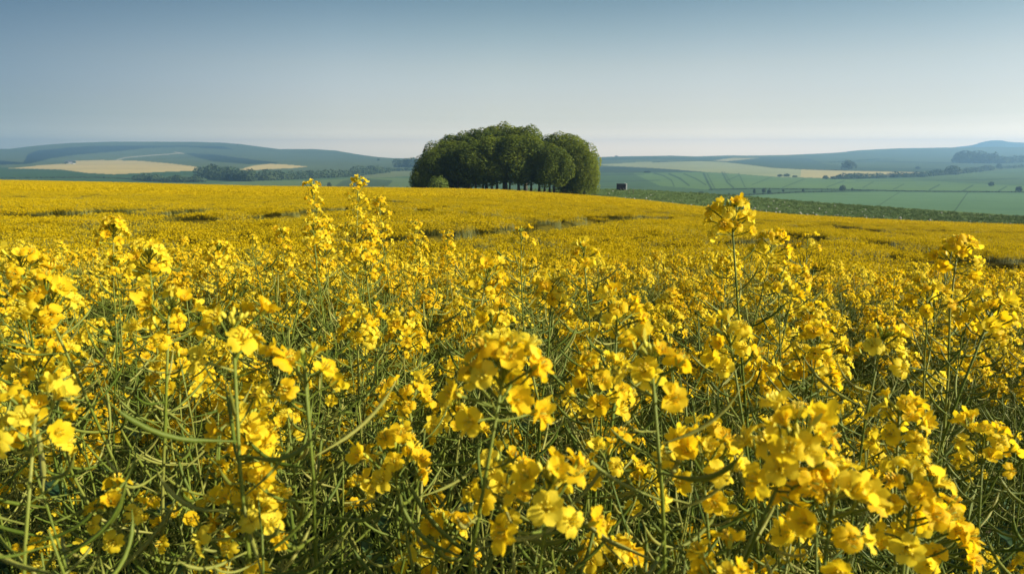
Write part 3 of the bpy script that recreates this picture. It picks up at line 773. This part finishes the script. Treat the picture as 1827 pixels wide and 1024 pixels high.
# ------------------------------------------------------------------ instancing of countless things
def scatter(name, pts, rot, scl, idx, protos, label=None, cat=None):
    """one object of kind stuff: proto meshes stood on points by geometry nodes"""
    me = bpy.data.meshes.new(name); n = len(pts)
    me.vertices.add(n); me.vertices.foreach_set('co', np.asarray(pts, np.float32).ravel())
    a = me.attributes.new('rot', 'FLOAT_VECTOR', 'POINT'); a.data.foreach_set('vector', np.asarray(rot, np.float32).ravel())
    a = me.attributes.new('scl', 'FLOAT_VECTOR', 'POINT'); a.data.foreach_set('vector', np.asarray(scl, np.float32).ravel())
    a = me.attributes.new('idx', 'INT', 'POINT'); a.data.foreach_set('value', np.asarray(idx, np.int32))
    me.update()
    o = add(name, me)
    ng = bpy.data.node_groups.new(name, 'GeometryNodeTree')
    ng.interface.new_socket('Geometry', in_out='INPUT', socket_type='NodeSocketGeometry')
    ng.interface.new_socket('Geometry', in_out='OUTPUT', socket_type='NodeSocketGeometry')
    gi = ng.nodes.new('NodeGroupInput'); go = ng.nodes.new('NodeGroupOutput')
    join = ng.nodes.new('GeometryNodeJoinGeometry')
    ng.links.new(join.outputs[0], go.inputs[0])
    def attr(nm, typ):
        x = ng.nodes.new('GeometryNodeInputNamedAttribute'); x.data_type = typ; x.inputs[0].default_value = nm
        return x.outputs[0]
    ar, asc, ai = attr('rot', 'FLOAT_VECTOR'), attr('scl', 'FLOAT_VECTOR'), attr('idx', 'INT')
    for k_, pm in enumerate(protos):
        po = bpy.data.objects.new(name + '_source', pm)
        oi = ng.nodes.new('GeometryNodeObjectInfo'); oi.inputs[0].default_value = po
        ip = ng.nodes.new('GeometryNodeInstanceOnPoints')
        cmpn = ng.nodes.new('FunctionNodeCompare'); cmpn.data_type = 'INT'; cmpn.operation = 'EQUAL'
        ng.links.new(ai, cmpn.inputs[2]); cmpn.inputs[3].default_value = k_
        ng.links.new(gi.outputs[0], ip.inputs['Points']); ng.links.new(cmpn.outputs[0], ip.inputs['Selection'])
        ng.links.new(oi.outputs['Geometry'], ip.inputs['Instance'])
        ng.links.new(ar, ip.inputs['Rotation']); ng.links.new(asc, ip.inputs['Scale'])
        ng.links.new(ip.outputs[0], join.inputs[0])
    md = o.modifiers.new('scatter', 'NODES'); md.node_group = ng
    tag(o, label, cat, kind='stuff')
    return o

# far crop: body of the field, then patches of flower heads
ug = np.linspace(-1.05, 1.05, 560)
yf = np.geomspace(6.5, 1.0, 1)[0]
fY = np.linspace(0, 1, 430)
colpx = colh(ug); YE = np.interp(colpx, PX, E_Y)
# iterate so that the sheet ends exactly on the field edge
YY = 6.0 * (YE[:, None] / 6.0) ** fY[None, :]
XX = ug[:, None] * YY
ZZ = canopy(XX, YY)
ld = lane_dist(XX, YY)
drop = 0.6 * (1 - sstep(0.8, 1.5, ld))
body = ZZ - 0.16 - drop
top_v = np.stack([XX, YY, body], -1)
skirt = top_v[:, -1:].copy(); skirt[..., 2] = ground(skirt[..., 0], skirt[..., 1]) - 0.2; skirt[..., 1] += 0.1
allv = np.concatenate([top_v, skirt], 1)
o = add('rapeseed_field', np_mesh('rapeseed_field', allv.reshape(-1, 3), grid_quads(560, 431), [M_UNDER], True))
tag(o, 'dense body of the flowering rapeseed crop rolling away to the trees', 'crop field', kind='stuff')

def patch(seed, size, n, head, hh, stems=True):
    rs = np.random.RandomState(seed); V = []; Qs = []; mi = []
    k = 0
    cx = rs.uniform(-size / 2, size / 2, n); cy = rs.uniform(-size / 2, size / 2, n); cz = rs.normal(0, hh * .4, n)
    for i in range(n):
        for j in range(5):
            c = np.array([cx[i], cy[i], cz[i]]) + rs.normal(size=3) * head * np.array([0.6, 0.6, 0.9])
            a = rs.normal(size=3) * (1, 1, 0.55); a /= np.linalg.norm(a); b = np.cross(a, rs.normal(size=3) * (1, 1, 1.0)); b /= np.linalg.norm(b); s = head * rs.uniform(0.35, 0.62)
            V += [c - a * s, c - b * s, c + a * s, c + b * s]; Qs.append([k, k + 1, k + 2, k + 3]); mi.append(0); k += 4
        if stems:
            c = np.array([cx[i], cy[i], cz[i]]); l = np.array([rs.normal() * .05, rs.normal() * .05, -0.35]); w = np.array([0.004, 0.002, 0]) * (head / 0.03)
            V += [c - w, c + w, c + l + w, c + l - w]; Qs.append([k, k + 1, k + 2, k + 3]); mi.append(1); k += 4
    return np_mesh('patch', V, Qs, [M_FARHEAD, M_FARSTEM], False, mi=mi)
FINE = [patch(i, 0.6, 150, 0.019, 0.05) for i in range(4)]
COARSE = [patch(20 + i, 0.8, 75, 0.05, 0.10, False) for i in range(4)]
def sector_points(y0, y1, dens, seed, umax=1.0):
    rs = np.random.RandomState(seed)
    n = int(dens * umax * (y1 ** 2 - y0 ** 2))
    Y = np.sqrt(rs.uniform(y0 ** 2, y1 ** 2, n)); X = rs.uniform(-umax, umax, n) * Y
    return X, Y, rs
def crop_scatter(name, y0, y1, dens, seed, protos, lab, margin):
    X, Y, rs = sector_points(y0, y1, dens, seed)
    ld = lane_dist(X, Y)
    m = (Y < edge_y(X, Y) - margin) & (ld > -1)
    X, Y, ld = X[m], Y[m], ld[m]; n = len(X)
    Z = canopy(X, Y) + rs.normal(0, 0.022, n) - 0.02 - 0.48 * (1 - sstep(1.0, 1.5, ld))
    rot = np.stack([rs.normal(0, .04, n), rs.normal(0, .04, n), rs.uniform(0, 6.28, n)], 1)
    s = rs.uniform(0.85, 1.2, n); scatter(name, np.stack([X, Y, Z], 1), rot, np.stack([s, s, s], 1), rs.randint(0, len(protos), n), protos, lab, 'crop')
crop_scatter('rapeseed_crop', 7.5, 45, 4.2, 1, FINE, 'near part of the rolling yellow rapeseed behind the first plants', 0.2)
crop_scatter('rapeseed_crop', 44, 185, 2.0, 2, COARSE, 'far part of the rolling yellow rapeseed up to the clump', 0.4)

# rough verge: tussocks, pale dead stalks, flints along the field edge
def tussock(seed, n, h, mats, wmul=1.0):
    rs = np.random.RandomState(seed); V = []; Qs = []; mi = []; k = 0
    for i in range(n):
        a = rs.uniform(0, 6.28); r = rs.uniform(0, .25); c = np.array([r * math.cos(a), r * math.sin(a), 0]); hh = h * rs.uniform(.4, 1)
        l = np.array([rs.normal() * .12, rs.normal() * .12, hh]); w = np.array([math.cos(a * 3), math.sin(a * 3), 0]) * 0.018 * wmul
        V += [c - w, c + w, c + l * .6 + w * .7, c + l]; Qs.append([k, k + 1, k + 2, k + 3]); mi.append(0 if rs.rand() < .8 else 1); k += 4
    return np_mesh('tussock', V, Qs, mats, False, mi=mi)
M_GRASS = simple_mat('verge_grass', (0.115, 0.185, 0.045), 0.8, 0.3, 0.35)
M_STRAW = simple_mat('dead_stalk', (0.30, 0.25, 0.14), 0.9, 1.0)
TUS = [tussock(i, 30, .30, [M_GRASS, M_STRAW if i > 1 else M_GRASS]) for i in range(4)]
rs = np.random.RandomState(3)
n = 26000
u = rs.uniform(-0.95, 0.95, n); kk = rs.rand(n)
ye = np.interp(colh(u), PX, E_Y); yv = np.interp(colh(u), PX, V_Y)
Y = ye + 0.5 + (yv + 4 - ye) * kk; X = u * Y
rot = np.stack([0 * X, 0 * X, rs.uniform(0, 6.28, n)], 1); s = rs.uniform(.5, 1.2, n)
edge = kk < 0.12
idx = np.where(rs.rand(n) < np.where(edge, .8, .12), rs.randint(2, 4, n), rs.randint(0, 2, n))
scatter('verge_grass', np.stack([X, Y, ground(X, Y) - .03], 1), rot, np.stack([s, s, s * rs.uniform(.6, 1.3, n)], 1), idx, TUS, 'rough green grass on the verge between crop and valley', 'grass')
mb = MB(); mb.blob((0, 0, .05), (.13, .10, .09), 6, 4); FL = mb.mesh('flint', [M_FLINT])
n = 750; u = 0.95 - 0.87 * rs.rand(n) ** 1.5; ye = np.interp(colh(u), PX, E_Y); yv = np.interp(colh(u), PX, V_Y)
Y = ye + (yv - ye) * np.clip(rs.gamma(1.6, 0.13, n) + 0.12, 0, 1); X = u * Y; s = rs.uniform(.4, 1.6, n)
scatter('field_flints', np.stack([X, Y, ground(X, Y) + 0.05], 1), np.stack([s, s * 2, s * 3], 1), np.stack([s, s, s], 1), np.zeros(n), [FL], 'pale flints and chalk scattered along the edge of the crop', 'stones')

# ------------------------------------------------------------------ rapeseed plants
R = random.Random(21)
def ru(a, b): return R.uniform(a, b)
def make_flower(kind, seed):
    r = random.Random(seed); mb = MB()
    ped = r.uniform(.014, .021)
    bend = Vector((r.uniform(-.003, .003), r.uniform(-.003, .003), 0))
    c = Vector((0, 0, ped)) + bend
    mb.tube([(0, 0, 0), (Vector((0, 0, ped * .5)) - bend * .3), c], [.0007, .0006, .0009], 4, 1, False)
    openk = {'open': r.uniform(.85, 1.15), 'half': .5, 'bud': .2, 'droop': 1.15}[kind]
    for k in range(4):
        th = math.pi / 4 + k * math.pi / 2 + r.uniform(-.22, .22)
        e = Vector((math.cos(th), math.sin(th), 0)); q = Vector((-math.sin(th), math.cos(th), 0))
        L_ = r.uniform(.0082, .0106); Wd = r.uniform(.0034, .0047); tw = r.uniform(-.5, .5); droop = r.uniform(0, .6) + (.7 if kind == 'droop' else 0)
        ph = r.uniform(0, 6); cup = r.uniform(.05, .75); rf = r.uniform(.0004, .0014)
        P = []; nu, nv = 6, 5
        ang = (1 - openk) * 1.1
        pos = Vector((0.0007, 0, 0)); a0 = 1.35
        path = []
        for i in range(nu):
            s = i / (nu - 1)
            path.append((pos.x, pos.z))
            a = a0 * (1 - sstep(.12, .5, s)) + ang * sstep(.12, .5, s) - droop * s * s + 0.1
            pos = pos + Vector((math.cos(a), 0, math.sin(a))) * (L_ / (nu - 1) * 1.12)
        for i in range(nu):
            s = i / (nu - 1)
            w = Wd * (.18 + .82 * float(sstep(.15, .62, s))) * (1 if s < .8 else math.sqrt(max(0.08, 1 - ((s - .8) / .24) ** 2)))
            for j in range(nv):
                v = -1 + 2 * j / (nv - 1)
                rr_, zz = path[i]
                z = zz + v * v * w * cup * (1 if kind != 'droop' else -.6) + v * tw * w + math.sin(v * 4 + ph + s * 3) * rf * s
                notch = .0009 * (1 - abs(v)) if i == nu - 1 and r.random() < .8 else 0
                P.append(c + e * (rr_ - notch) + q * (w * v) + Vector((0, 0, z)))
        mb.quadgrid(P, nu, nv, 0)
        # sepal
        th2 = th + math.pi / 4; e2 = Vector((math.cos(th2), math.sin(th2), 0)); q2 = Vector((-math.sin(th2), math.cos(th2), 0))
        mb.quadgrid([c + e2 * .0006 - q2 * .0008, c + e2 * .0006 + q2 * .0008, c + e2 * .003 - q2 * .001 + Vector((0, 0, .0035)), c + e2 * .003 + q2 * .001 + Vector((0, 0, .0035)), c + e2 * .0042 - q2 * .0003 + Vector((0, 0, .006)), c + e2 * .0042 + q2 * .0003 + Vector((0, 0, .006))], 3, 2, 2)
    if kind != 'bud':
        for k in range(6):
            th = k * math.pi / 3 + .2; e = Vector((math.cos(th), math.sin(th), 0))
            tip = c + e * .0022 + Vector((0, 0, .0068)); mb.tube([c + e * .0008, tip], [.0002, .0003], 3, 3, False)
            mb.blob(tip, (.0005, .0005, .0011), 4, 3, 3)
        mb.tube([c, c + Vector((0, 0, .0072))], [.0006, .0004], 4, 2)
    return mb
def make_pod(seed):
    r = random.Random(seed); mb = MB()
    L_ = r.uniform(.038, .070); ped = r.uniform(.012, .020)
    a = r.uniform(-.05, 0.65); a1 = r.uniform(0.9, 1.6); p = Vector((0, 0, 0)); pts = []; rr = []
    n1, n2 = 3, 7; side = r.uniform(-.25, .25)
    for i in range(n1):
        pts.append(p.copy()); rr.append(.00075); p += Vector((math.cos(a), side * .3, math.sin(a))) * ped / n1
    rp = r.uniform(.0010, .0015)
    for i in range(n2 + 1):
        s = i / n2; aa = a + (a1 - a) * s
        pts.append(p.copy()); rr.append(rp * (.7 if i == 0 else (1.0 + .12 * (i % 2) if s < .8 else (.42 if s < .95 else .22))))
        p += Vector((math.cos(aa), side * (1 - s), math.sin(aa))) * L_ / n2
    mb.tube(pts, rr, 5, 0)
    return mb
MATS = [M_PETAL, M_STEM, M_BUD, M_ANTHER]
FK = ['open'] * 5 + ['droop'] * 5 + ['half'] * 4
FLOW = [make_flower(k, 100 + i) for i, k in enumerate(FK)]
FLOWM = [f.mesh('flower', MATS) for f in FLOW]
PODS = [make_pod(200 + i) for i in range(10)]
PODM = [p.mesh('seed_pod', [M_POD]) for p in PODS]

def frame(origin, z, spin, scale=1.0):
    q = Vector(z).normalized().to_track_quat('Z', 'Y')
    return Matrix.Translation(origin) @ q.to_matrix().to_4x4() @ Matrix.Rotation(spin, 4, 'Z') @ Matrix.Scale(scale, 4)
def pod_frame(origin, axis, az, scale):
    """x away from the stem, z along it"""
    axis = Vector(axis).normalized()
    t = axis.cross(Vector((0.2, 0.9, 0.1))).normalized(); b = axis.cross(t)
    xdir = t * math.cos(az) + b * math.sin(az); ydir = axis.cross(xdir)
    M = Matrix((xdir, ydir, axis)).transposed().to_4x4()
    return Matrix.Translation(origin) @ M @ Matrix.Scale(scale, 4)

class Plant: pass
def make_plant(seed, flowery=1.0, nb=5, poddy=1.0, H=1.30, spread=1.0, loose=False):
    r = random.Random(seed); P = Plant(); P.stem = MB(); P.heads = []; P.pods = []; P.leaf = MB()
    def curve(p0, d0, L_, up, n):
        pts = [Vector(p0)]; d = Vector(d0).normalized()
        for i in range(n):
            d = (d + Vector((r.uniform(-.07, .07), r.uniform(-.07, .07), up))).normalized()
            pts.append(pts[-1] + d * L_ / n)
        return pts
    def sample(pts, s):
        x = s * (len(pts) - 1); i = min(int(x), len(pts) - 2); f = x - i
        return pts[i].lerp(pts[i + 1], f), (pts[i + 1] - pts[i]).normalized()
    def raceme(pts, r0, L_, podlen, fl):
        n = len(pts)
        P.stem.tube(pts, [r0 * (1 - .72 * i / (n - 1)) for i in range(n)], 6, 0)
        tip, ax = pts[-1], (pts[-1] - pts[-2]).normalized()
        hd = MB(); fls = []
        nf = int(r.randint(14, 21) * fl * (1.6 if loose else 1))
        if fl > .15:
            for i in range(r.randint(7, 12)):
                d = (ax + Vector((r.gauss(0, .45), r.gauss(0, .45), r.uniform(-.1, .3)))).normalized()
                c = tip + d * r.uniform(.006, .014)
                hd.tube([tip, c], .0005, 3, 1, False); hd.blob(c, (.0014, .0014, .0028), 5, 4, 2, d)
        az = r.uniform(0, 6.28)
        for i in range(nf):
            az += 2.4 + r.uniform(-.25, .25); down = .001 + (.11 if loose else .029) * ((i + .5) / max(nf, 1)) ** 1.1
            s = max(0, 1 - down / L_); p, a = sample(pts, s)
            t = a.cross(Vector((.3, .9, .1))).normalized(); b = a.cross(t)
            tilt = .55 + .75 * i / max(nf, 1) + r.uniform(-.15, .2)
            d = a * math.cos(tilt) + (t * math.cos(az) + b * math.sin(az)) * math.sin(tilt)
            kind = r.choice(range(10, 14)) if i < 2 else r.choice(range(0, 12))
            fls.append((frame(p, d, r.uniform(0, 6.28), r.uniform(.9, 1.22) * (.8 if i < 2 else 1.08)), kind))
        P.heads.append((hd, fls, tip))
        npod = int(podlen / .0115 * r.uniform(.85, 1.1) * poddy)
        for i in range(npod):
            az += 2.4 + r.uniform(-.3, .3); down = .036 * (1 if fl > .15 else .1) + podlen * (i + .5) / max(npod, 1)
            s = 1 - down / L_
            if s < .05: break
            p, a = sample(pts, s)
            P.pods.append((pod_frame(p, a, az, r.uniform(.8, 1.15) * (.55 + .45 * min(1, i / 4))), r.randint(0, 9)))
    lean = Vector((r.uniform(-.10, .10), r.uniform(-.10, .10), 1))
    main = curve((0, 0, -.04), lean, H, .02, 16)
    # scale so that the tip is exactly H high
    k = H / main[-1].z; main = [Vector((p.x, p.y, p.z * k if p.z > 0 else p.z)) for p in main]
    raceme(main, .0037, H, ru_(r, .22, .34), flowery * r.uniform(.8, 1.1))
    for i in range(nb):
        s = .42 + .42 * (i + r.uniform(-.3, .3)) / nb
        p, a = sample(main, s); az = i * 2.4 + r.uniform(-.5, .5) + seed
        d = Vector((math.cos(az) * .85 * spread, math.sin(az) * .85 * spread, 1))
        reach = (H - p.z) * r.uniform(.60, .86)
        L_ = reach * 1.08
        br = curve(p, d, L_ * 1.05, .16, 12)
        raceme(br, .0021, L_, min(L_ * .62, ru_(r, .16, .28)), 0.0 if r.random() < .55 else flowery * r.uniform(.55, 1.1))
        # leaf at the fork
        for m in range(1):
            ld_ = Vector((math.cos(az + .4), math.sin(az + .4), r.uniform(.1, .8))).normalized(); sd_ = ld_.cross(Vector((0, 0, 1))).normalized(); Ll = r.uniform(.04, .085)
            pts = []
            for q_ in range(6):
                t_ = q_ / 5; w_ = Ll * .15 * math.sin(math.pi * min(1, t_ * .9 + .12)) ** .8
                c_ = p + ld_ * Ll * t_ + Vector((0, 0, -.35 * Ll * t_ * t_))
                pts += [c_ - sd_ * w_ + Vector((0, 0, w_ * .5)), c_, c_ + sd_ * w_ + Vector((0, 0, w_ * .5))]
            P.leaf.quadgrid(pts, 6, 3, 0)
    # broad lower leaves
    for i in range(5):
        z = r.uniform(.12, .6); az = r.uniform(0, 6.28); p, a = sample(main, z / H)
        ld_ = Vector((math.cos(az), math.sin(az), .35)).normalized(); sd_ = ld_.cross(Vector((0, 0, 1))).normalized(); Ll = r.uniform(.10, .18)
        pts = []
        for q_ in range(7):
            t_ = q_ / 6; w_ = Ll * .24 * math.sin(math.pi * min(1, t_ * .88 + .12))
            c_ = p + ld_ * Ll * t_ + Vector((0, 0, -.5 * Ll * t_ * t_))
            pts += [c_ - sd_ * w_ + Vector((0, 0, w_ * .4)), c_, c_ + sd_ * w_ + Vector((0, 0, w_ * .4))]
        P.leaf.quadgrid(pts, 7, 3, 0)
    P.H = H; P.tip = main[-1] - Vector((0, 0, .018))
    # shared mesh data in three degrees of separation
    P.m_stem = P.stem.mesh('stem', [M_STEM])
    P.m_leaf = P.leaf.mesh('leaf', [M_LEAF])
    P.m_heads = []; P.m_full = []
    whole = MB()
    for hd, fls, tip in P.heads:
        P.m_heads.append(hd.mesh('flower_head', MATS))
        fm = MB(); fm.merge(hd, Matrix())
        for M_, kd in fls: fm.merge(FLOW[kd], M_)
        P.m_full.append(fm.mesh('flower_head', MATS)); whole.merge(fm, Matrix())
    pm = MB()
    for M_, kd in P.pods: pm.merge(PODS[kd], M_)
    P.m_pods = pm.mesh('seed_pod_cluster', [M_POD])
    off = len(MATS)
    w2 = MB(); w2.merge(whole, Matrix()); w2.merge(P.stem, Matrix(), 1); w2.merge(pm, Matrix(), off); w2.merge(P.leaf, Matrix(), off + 1)
    P.m_whole = w2.mesh('whole_plant', MATS + [M_POD, M_LEAF])
    return P
def ru_(r, a, b): return r.uniform(a, b)

PROTO = [make_plant(1, 1.1, 5, 1.0), make_plant(2, 1.0, 6, 1.0), make_plant(3, .8, 5, 1.15), make_plant(4, 1.2, 4, .8), make_plant(5, .95, 6, 1.0), make_plant(6, .45, 5, 1.3), make_plant(7, 1.1, 5, .9), make_plant(8, .8, 6, 1.1, spread=1.3)]
PODDY = [PROTO[5], make_plant(9, .3, 6, 1.3), make_plant(10, .12, 5, 1.4)]
TALL = make_plant(31, .9, 4, .8, H=1.45, spread=.7)
LOOSE = make_plant(33, 1.2, 5, .6, H=1.40, spread=.6, loose=True)

def put_plant(P, x, y, topz, rz, level, label, group, tilt=(0, 0)):
    gz = float(ground(x, y)); s = (topz - gz) / P.H
    root = add('rapeseed_plant', None)
    root.location = (x, y, gz); root.rotation_euler = (tilt[0], tilt[1], rz); root.scale = (s, s, s)
    tag(root, label, 'plant', group)
    add('stem', P.m_stem, root)
    add('leaf', P.m_leaf, root)['kind'] = 'stuff'
    for i, (hd, fls, tip) in enumerate(P.heads):
        if level < 2:
            if len(fls) == 0 and len(hd.f) == 0: continue
            h = add('flower_head', P.m_heads[i], root)
            for M_, kd in fls: add('flower', FLOWM[kd], h, M_)
        elif len(P.m_full[i].polygons): add('flower_head', P.m_full[i], root)
    if level == 0:
        for M_, kd in P.pods: add('seed_pod', PODM[kd], root, M_)
    elif len(P.pods):
        add('seed_pod_cluster', P.m_pods, root)['kind'] = 'stuff'
    return root

placed = []
def hero(px, py, d, pi, rz, label, level=0):
    """a plant whose leading flower head stands at this spot"""
    P = TALL if pi == -1 else LOOSE if pi == -2 else PROTO[pi]
    T = at(px, py, d)
    gz = float(ground(T.x, T.y))
    rot = Matrix.Rotation(rz, 3, 'Z')
    for _ in range(5):
        s = (T.z - gz) / P.tip.z
        off = rot @ (Vector((P.tip.x, P.tip.y, 0)) * s)
        x, y = T.x - off.x, T.y - off.y
        gz = float(ground(x, y))
    put_plant(P, x, y, float(ground(x, y)) + s * P.H, rz, level, label, 'rapeseed plants in the foreground crop')
    placed.append((x, y)); placed.append((T.x, T.y))
G = 'rapeseed plants in the foreground crop'
HERO = [
 (1303, 406, 0.88, -1, 0.3, 'tall plant whose yellow head rises over the verge at right of centre'),
 (640, 338, 2.0, -2, 1.0, 'tallest of the thin plants rising left of centre over the far field'),
 (556, 344, 2.1, -2, 2.0, 'single thin head standing left of the tallest plant over the field'),
 (676, 372, 2.05, -2, 4.0, 'plant just right of and lower than the tallest thin one'),
 (900, 715, 0.42, 3, 0.7, 'plant with the large bright flower head at the middle of the foreground'),
 (870, 515, 0.92, 0, 2.2, 'plant with a loose head above the large bright one'),
 (875, 600, 0.85, 6, 5.0, 'plant with a head directly above the large bright one, nearer'),
 (985, 535, 0.94, 1, 1.2, 'plant with a wide head right of the loose middle one'),
 (268, 485, 0.94, 1, 3.1, 'plant with a dense head high in the left foreground'),
 (205, 425, 1.30, 3, 0.5, 'plant topped by a small head above the dense left one'),
 (305, 595, 0.65, 0, 1.9, 'plant with round open petals in the left foreground'),
 (75, 560, 0.68, 6, 0.2, 'plant with a broad head near the left edge'),
 (40, 495, 0.89, 4, 4.3, 'plant with a bright head at the left edge above the broad one'),
 (70, 785, 0.47, 0, 3.6, 'plant with an orange yellow head low at the left edge'),
 (560, 425, 1.42, 1, 5.5, 'plant with a head under the single thin one'),
 (650, 480, 1.18, 4, 2.7, 'plant with a head under the tallest thin plant'),
 (640, 600, 0.89, 6, 0.9, 'plant with a head left of centre in the middle rows'),
 (440, 800, 0.54, 1, 2.4, 'plant with a full head behind the thick podded stem at lower left'),
 (460, 905, 0.52, 4, 5.9, 'plant with a full head near the bottom edge left of centre'),
 (700, 850, 0.54, 6, 4.4, 'plant with a ragged head between the bottom left and middle heads'),
 (730, 740, 0.68, 4, 1.5, 'plant with a small head left of the large bright one'),
 (890, 885, 0.50, 1, 3.3, 'plant with a broad head under the large bright one'),
 (1075, 845, 0.59, 7, 0.4, 'plant with scattered flowers right of the bottom middle head'),
 (1250, 865, 0.47, 2, 2.9, 'plant with a few open flowers over dark stems at bottom right of centre'),
 (1300, 640, 0.68, 0, 5.2, 'plant with a full head right of centre below the tall one'),
 (1100, 590, 0.73, 2, 1.0, 'plant with few large petals among arching pods right of centre'),
 (1415, 850, 0.39, 6, 1.3, 'nearest plant, its head blurred at the bottom right'),
 (1480, 950, 0.39, 2, 4.1, 'blurred plant under and right of the nearest one'),
 (1620, 930, 0.45, 4, 0.1, 'plant with drooping petals near the bottom right corner'),
 (1600, 780, 0.59, 1, 3.8, 'plant with a dense head behind pods in the right foreground'),
 (1765, 590, 0.73, 0, 2.0, 'plant with a broad head near the right edge'),
 (1705, 470, 1.00, 3, 5.0, 'plant with a high head near the right edge over the field'),
 (1750, 820, 0.65, 2, 1.1, 'plant with a small orange head low near the right edge'),
 (420, 640, 0.48, 5, 0.8, 'thick podded plant with hardly any flowers in the left foreground'),
 (545, 700, 0.50, 5, 3.9, 'second podded plant with hardly any flowers beside the thick one'),
 (1160, 700, 0.45, 5, 2.1, 'podded plant with arching pods and few flowers right of centre'),
 (1570, 640, 0.71, 5, 5.6, 'podded plant with few flowers in the right foreground'),
 (1040, 470, 1.12, 5, 1.8, 'podded plant with few flowers standing above the middle rows'),
 (930, 430, 1.71, 5, 0.6, 'thin podded plant sticking up in front of the middle field'),
 (1440, 440, 1.89, 5, 0.3, 'thin podded plant sticking up in front of the right field'),
 (1378, 450, 1.25, 3, 1.2, 'smaller plant on the right of the tallest right head'),
 (200, 950, 0.50, 7, 1.6, 'plant with small flowers at the bottom left'),
]
for h_ in HERO: hero(*h_)

# the rest of the first rows
rp = random.Random(77)
cand = []
def clash(x, y, dmin):
    return any((x - a) ** 2 + (y - b) ** 2 < dmin * dmin for a, b in placed)
UM = 0.86
spots = []
tries = 0
while len(spots) < 259 and tries < 20000:
    tries += 1
    y = math.sqrt(rp.uniform(0.34 ** 2, 3.3 ** 2)); x = rp.uniform(-UM, UM) * (y + .12)
    if clash(x, y, 0.070 + .014 * y): continue
    placed.append((x, y)); spots.append((x, y))
def where(x, y):
    px = CX + x / y * F
    k = min(9, max(0, int((px + 150) / 213)))
    a = ('at far left', 'left under the pale field', 'left under the domed wood', 'under the two thin tall heads', 'below the left end of the clump', 'below the clump middle', 'below the dark trailer', 'around the tallest right head', 'under the green fields', 'at far right')[k]
    b = 'nearest' if y < .55 else 'near' if y < .85 else 'second rank' if y < 1.25 else 'middle rank' if y < 1.7 else 'rear rank' if y < 2.3 else 'hindmost'
    return '%s ordinary rapeseed plant %s' % (b, a)
for i, (x, y) in enumerate(spots):
    P = PROTO[rp.choice([0, 1, 2, 3, 4, 4, 6, 7, 5, 3])]
    if rp.random() < (.75 if y < .6 else .45 if y < .9 else .15): P = rp.choice(PODDY)
    top = float(canopy(x, y)) + max(-.12, min(.05, rp.gauss(-.05, .032)))
    if y < .6: top -= .04 + (0.6 - y) * .25
    lvl = 0 if y < .72 else 1 if y < 1.45 else 2
    put_plant(P, x, y, top, rp.uniform(0, 6.28), lvl, where(x, y), G, (rp.gauss(0, .04), rp.gauss(0, .04)))

# everything behind and to the sides: countless plants
rs = np.random.RandomState(9)
pts = []; rot = []; scl = []; idx = []
def grow(n, fx, keep):
    for _ in range(n):
        x, y = fx()
        if not keep(x, y): continue
        gz = float(ground(x, y)); s = (float(canopy(x, y)) - gz + min(.03, rs.normal(-.07, .04))) / 1.30
        pts.append((x, y, gz)); rot.append((rs.normal(0, .05), rs.normal(0, .05), rs.uniform(0, 6.28))); scl.append((s, s, s)); idx.append(rs.randint(0, 8))
grow(620, lambda: ((lambda y: (rs.uniform(-1, 1) * y, y))(math.sqrt(rs.uniform(.9 ** 2, 3.6 ** 2)))), lambda x, y: not clash(x, y, .05))
grow(3300, lambda: ((lambda y: (rs.uniform(-1, 1) * y, y))(math.sqrt(rs.uniform(3.3 ** 2, 8.0 ** 2)))), lambda x, y: True)
grow(450, lambda: (rs.uniform(-4, 4), rs.uniform(-2.0, 3.0)), lambda x, y: abs(x) > UM * (max(y, 0) + .12) + .05 and math.hypot(x, y) > .45)
scatter('rapeseed_crop', pts, rot, scl, idx, [P.m_whole for P in PROTO], 'countless rapeseed plants crowding behind the foreground ones down the slope', 'crop')

# ------------------------------------------------------------------ the air
mz, tz_ = mat_new('haze')[0], None
t = mz.node_tree; o_ = [n for n in t.nodes if n.type == 'OUTPUT_MATERIAL'][0]
pv = t.nodes.new('ShaderNodeVolumePrincipled')
pv.inputs['Color'].default_value = (0.34, 0.62, 0.97, 1)
pv.inputs['Density'].default_value = 0.00023
pv.inputs['Anisotropy'].default_value = 0.35
t.links.new(pv.outputs[0], o_.inputs['Volume'])
mb = MB(); mb.box((-7000, -2800, -130), (7000, 6700, 150))
hz = add('haze', mb.mesh('haze', [mz], False)); tag(hz, kind='stuff')
